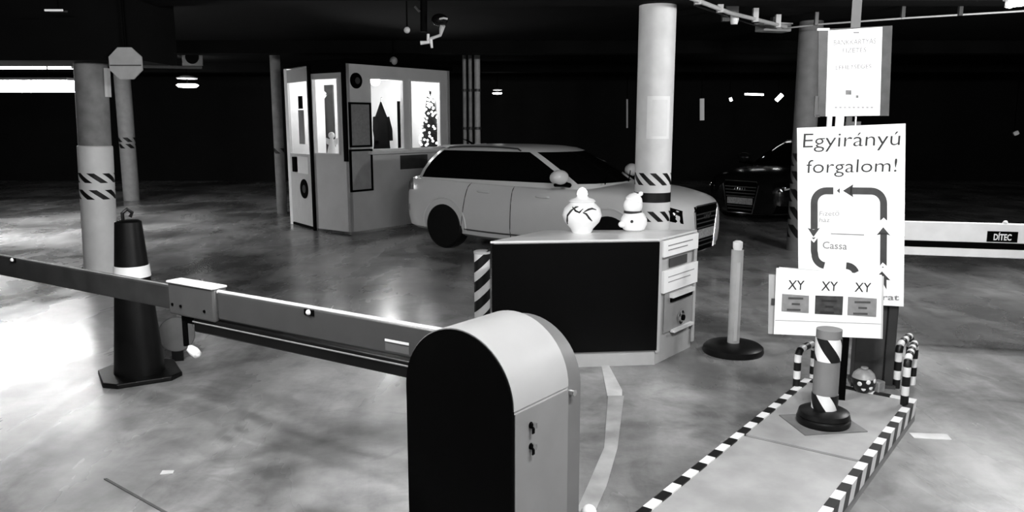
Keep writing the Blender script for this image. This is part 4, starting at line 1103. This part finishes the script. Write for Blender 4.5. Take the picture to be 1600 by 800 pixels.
# distant lamps at right, and one reflection drawn as a glowing bar
def far_bar(label, a, b, Y, r, m):
    A = D(a[0], a[1], Y); B_ = D(b[0], b[1], Y); mid = (A + B_) / 2
    t = thing('distant_lamp', label, 'lamp', mid)
    MB().tube([A - mid, B_ - mid], r, 10).build('tube', m, t)
    up = Vector((0, .08, 0)); MB().tube([A - mid + up, B_ - mid + up], r * .8, 6).build('backing', DARKMETAL, t)
    MB().cyl(.008, .0, 3.05 - mid.z, 6, T(0, .08, 0)).build('hanger', BLACK, t)
far_bar('distant horizontal lamp bar right of the bright column', (1164, 147), (1193, 148), 18, .022, GLOW2)
far_bar('distant slanted lamp near the shadowy column', (1213, 157), (1222, 148), 18, .045, GLOW2)
far_bar('distant tiny lamp left of the horizontal lamp bar', (1141, 153), (1143, 158), 18, .03, GLOW2)
far_bar('distant dim upright light strip right of the bright column', (1097, 154), (1097, 188), 18, .05, mat('dim_strip_glow', .6, .5, emit=.18))
far_bar('tiny distant lamp high at the far left', (70, 16), (98, 16), 7.6, .01, DIMGLOW)
far_bar('faint upright reflection left of the bright column, drawn as a glowing bar', (980, 155), (980, 200), 20, .02, mat('reflection_bar_glow', .5, .5, emit=.06))  # a far reflection put in as a faintly glowing bar, no lamp there
far_bar('small dim lamp far in the dark at right edge', (1587, 206), (1589, 210), 17, .05, mat('faint_dot_glow', .5, .5, emit=.12))
# camera cluster hanging from the ceiling
CY = 8.2
q = lambda x, y: D(x, y, CY)
cc = thing('security_camera', 'dark dome camera with pale bracket hanging under the ceiling above the booth', 'camera', (q(672, 30).x, CY, q(672, 30).z))
o0 = q(672, 30)
L_ = lambda x, y, dy=0: q(x, y) - o0 + Vector((0, dy, 0))
MB().tube([L_(662, 0) + Vector((0, 0, .05)), L_(662, 50)], .035, 10).build('drop_post', BLACK, cc)
MB().ball((0, 0, 0), .075, 22, T(*L_(687, 31)) @ Matrix.Diagonal((1.1, 1, .8, 1))).build('dome', CARGLASS, cc)
MB().tube([L_(688, 31, -.07), L_(694, 30, -.085), L_(700, 31, -.07)], .01, 8).build('front_band', LIGHTMETAL, cc)
MB().tube([L_(692, 40, -.02), L_(690, 46), L_(688, 55), L_(674, 60), L_(669, 64)], [.028, .024, .016, .016, .018], 8).build('swivel_arm', LIGHTMETAL, cc)
MB().tube([L_(669, 53), L_(669, 66), L_(657, 67)], [.014, .02, .02], 8).build('bracket', WHITE, cc)
MB().tube([L_(673, 60), L_(675, 75)], [.016, .012], 8).build('bracket_tail', WHITE, cc)
MB().tube([L_(648, 10), L_(655, 18), L_(662, 14)], .012, 8).build('cable', DARKMETAL, cc)
p = D(636, 47, 8.4); o = thing('ceiling_sensor', 'pale round sensor ball left of the hanging dome camera', 'sensor', p)
MB().ball((0, 0, 0), .033, 16).build('ball', LIGHTMETAL, o); MB().cyl(.008, .03, 3.05 - p.z, 8).build('stem', BLACK, o)
# ceiling pipework at right
CZ = 2.9
pr_ = lambda x, y, z=CZ: G(x, y, z)
run = thing('conduit_run', 'pale ceiling conduit running from the bright column towards top right', 'conduit', pr_(1140, 22))
o0 = pr_(1140, 22)
MB().tube([pr_(1072, -6) - o0, pr_(1140, 20) - o0, pr_(1228, 42) - o0], .022, 10).build('main_pipe', LIGHTMETAL, run)
MB().tube([pr_(1085, 8) - o0, pr_(1150, 30) - o0, pr_(1195, 44) - o0], .010, 8).build('thin_pipe', DARKMETAL, run)
for x, y in ((1090, 2), (1125, 15), (1180, 30), (1215, 39)):
    MB().box((-.03, -.03, -.03), (.03, .03, .12), T(*(pr_(x, y) - o0))).build('pipe_clip', LIGHTMETAL, run)
MB().tube([pr_(1228, 44) - o0, pr_(1280, 38) - o0, pr_(1420, 28) - o0, pr_(1620, 16) - o0], .010, 8).build('far_pipe', LIGHTMETAL, run)
for x, y in ((1275, 38), (1410, 29), (1500, 23)):
    MB().box((-.02, -.02, -.01), (.02, .02, .14), T(*(pr_(x, y) - o0))).build('pipe_clip', DARKMETAL, run)
p = pr_(1208, 46); o = thing('junction_box', 'flat grey box under the ceiling at the end of the pale conduit', 'junction box', p, .3)
MB().box((-.2, -.1, -.03), (.2, .1, .06)).build('box_body', GREYMETAL, o, bevel=.008); MB().box((-.21, -.11, .06), (.21, .11, .075)).build('lid', LIGHTMETAL, o); MB().box((-.03, -.03, .075), (.03, .03, .15)).build('mount', DARKMETAL, o)
for (x, y, lab) in ((1147, 38, 'small white floodlight under the ceiling conduit'),):
    p = pr_(x, y, 2.82); o = thing('floodlight', lab, 'lamp', p)
    MB().lathe([(.035, 0), (.05, .05), (.05, .09), (.03, .11)], 18).build('head', WHITE, o); MB().box((-.14, -.03, .03), (-.06, .03, .1)).build('ballast', DARKMETAL, o); MB().box((-.1, -.02, .1), (.04, .02, .22)).build('bracket', DARKMETAL, o)

# things that repeat share a group phrase
for base, phrase in (('column', 'round columns of the garage'), ('vertical_pipe', 'vertical pipes beside the booth'), ('hoop_guard', 'striped hoop guards on the island'),
                     ('tube_lamp', 'tube lamps under the ceiling'), ('distant_lamp', 'distant lamps in the dark'), ('pendant_lamp', 'round pendant lamps'),
                     ('ceiling_sensor', 'round ceiling sensors'), ('floor_marking', 'markings on the floor'), ('car', 'parked cars'), ('barrier_boom', 'barrier booms')):
    for o in bpy.data.objects:
        if o.parent is None and 'category' in o.keys() and o.name.split('.')[0] == base: o['group'] = phrase
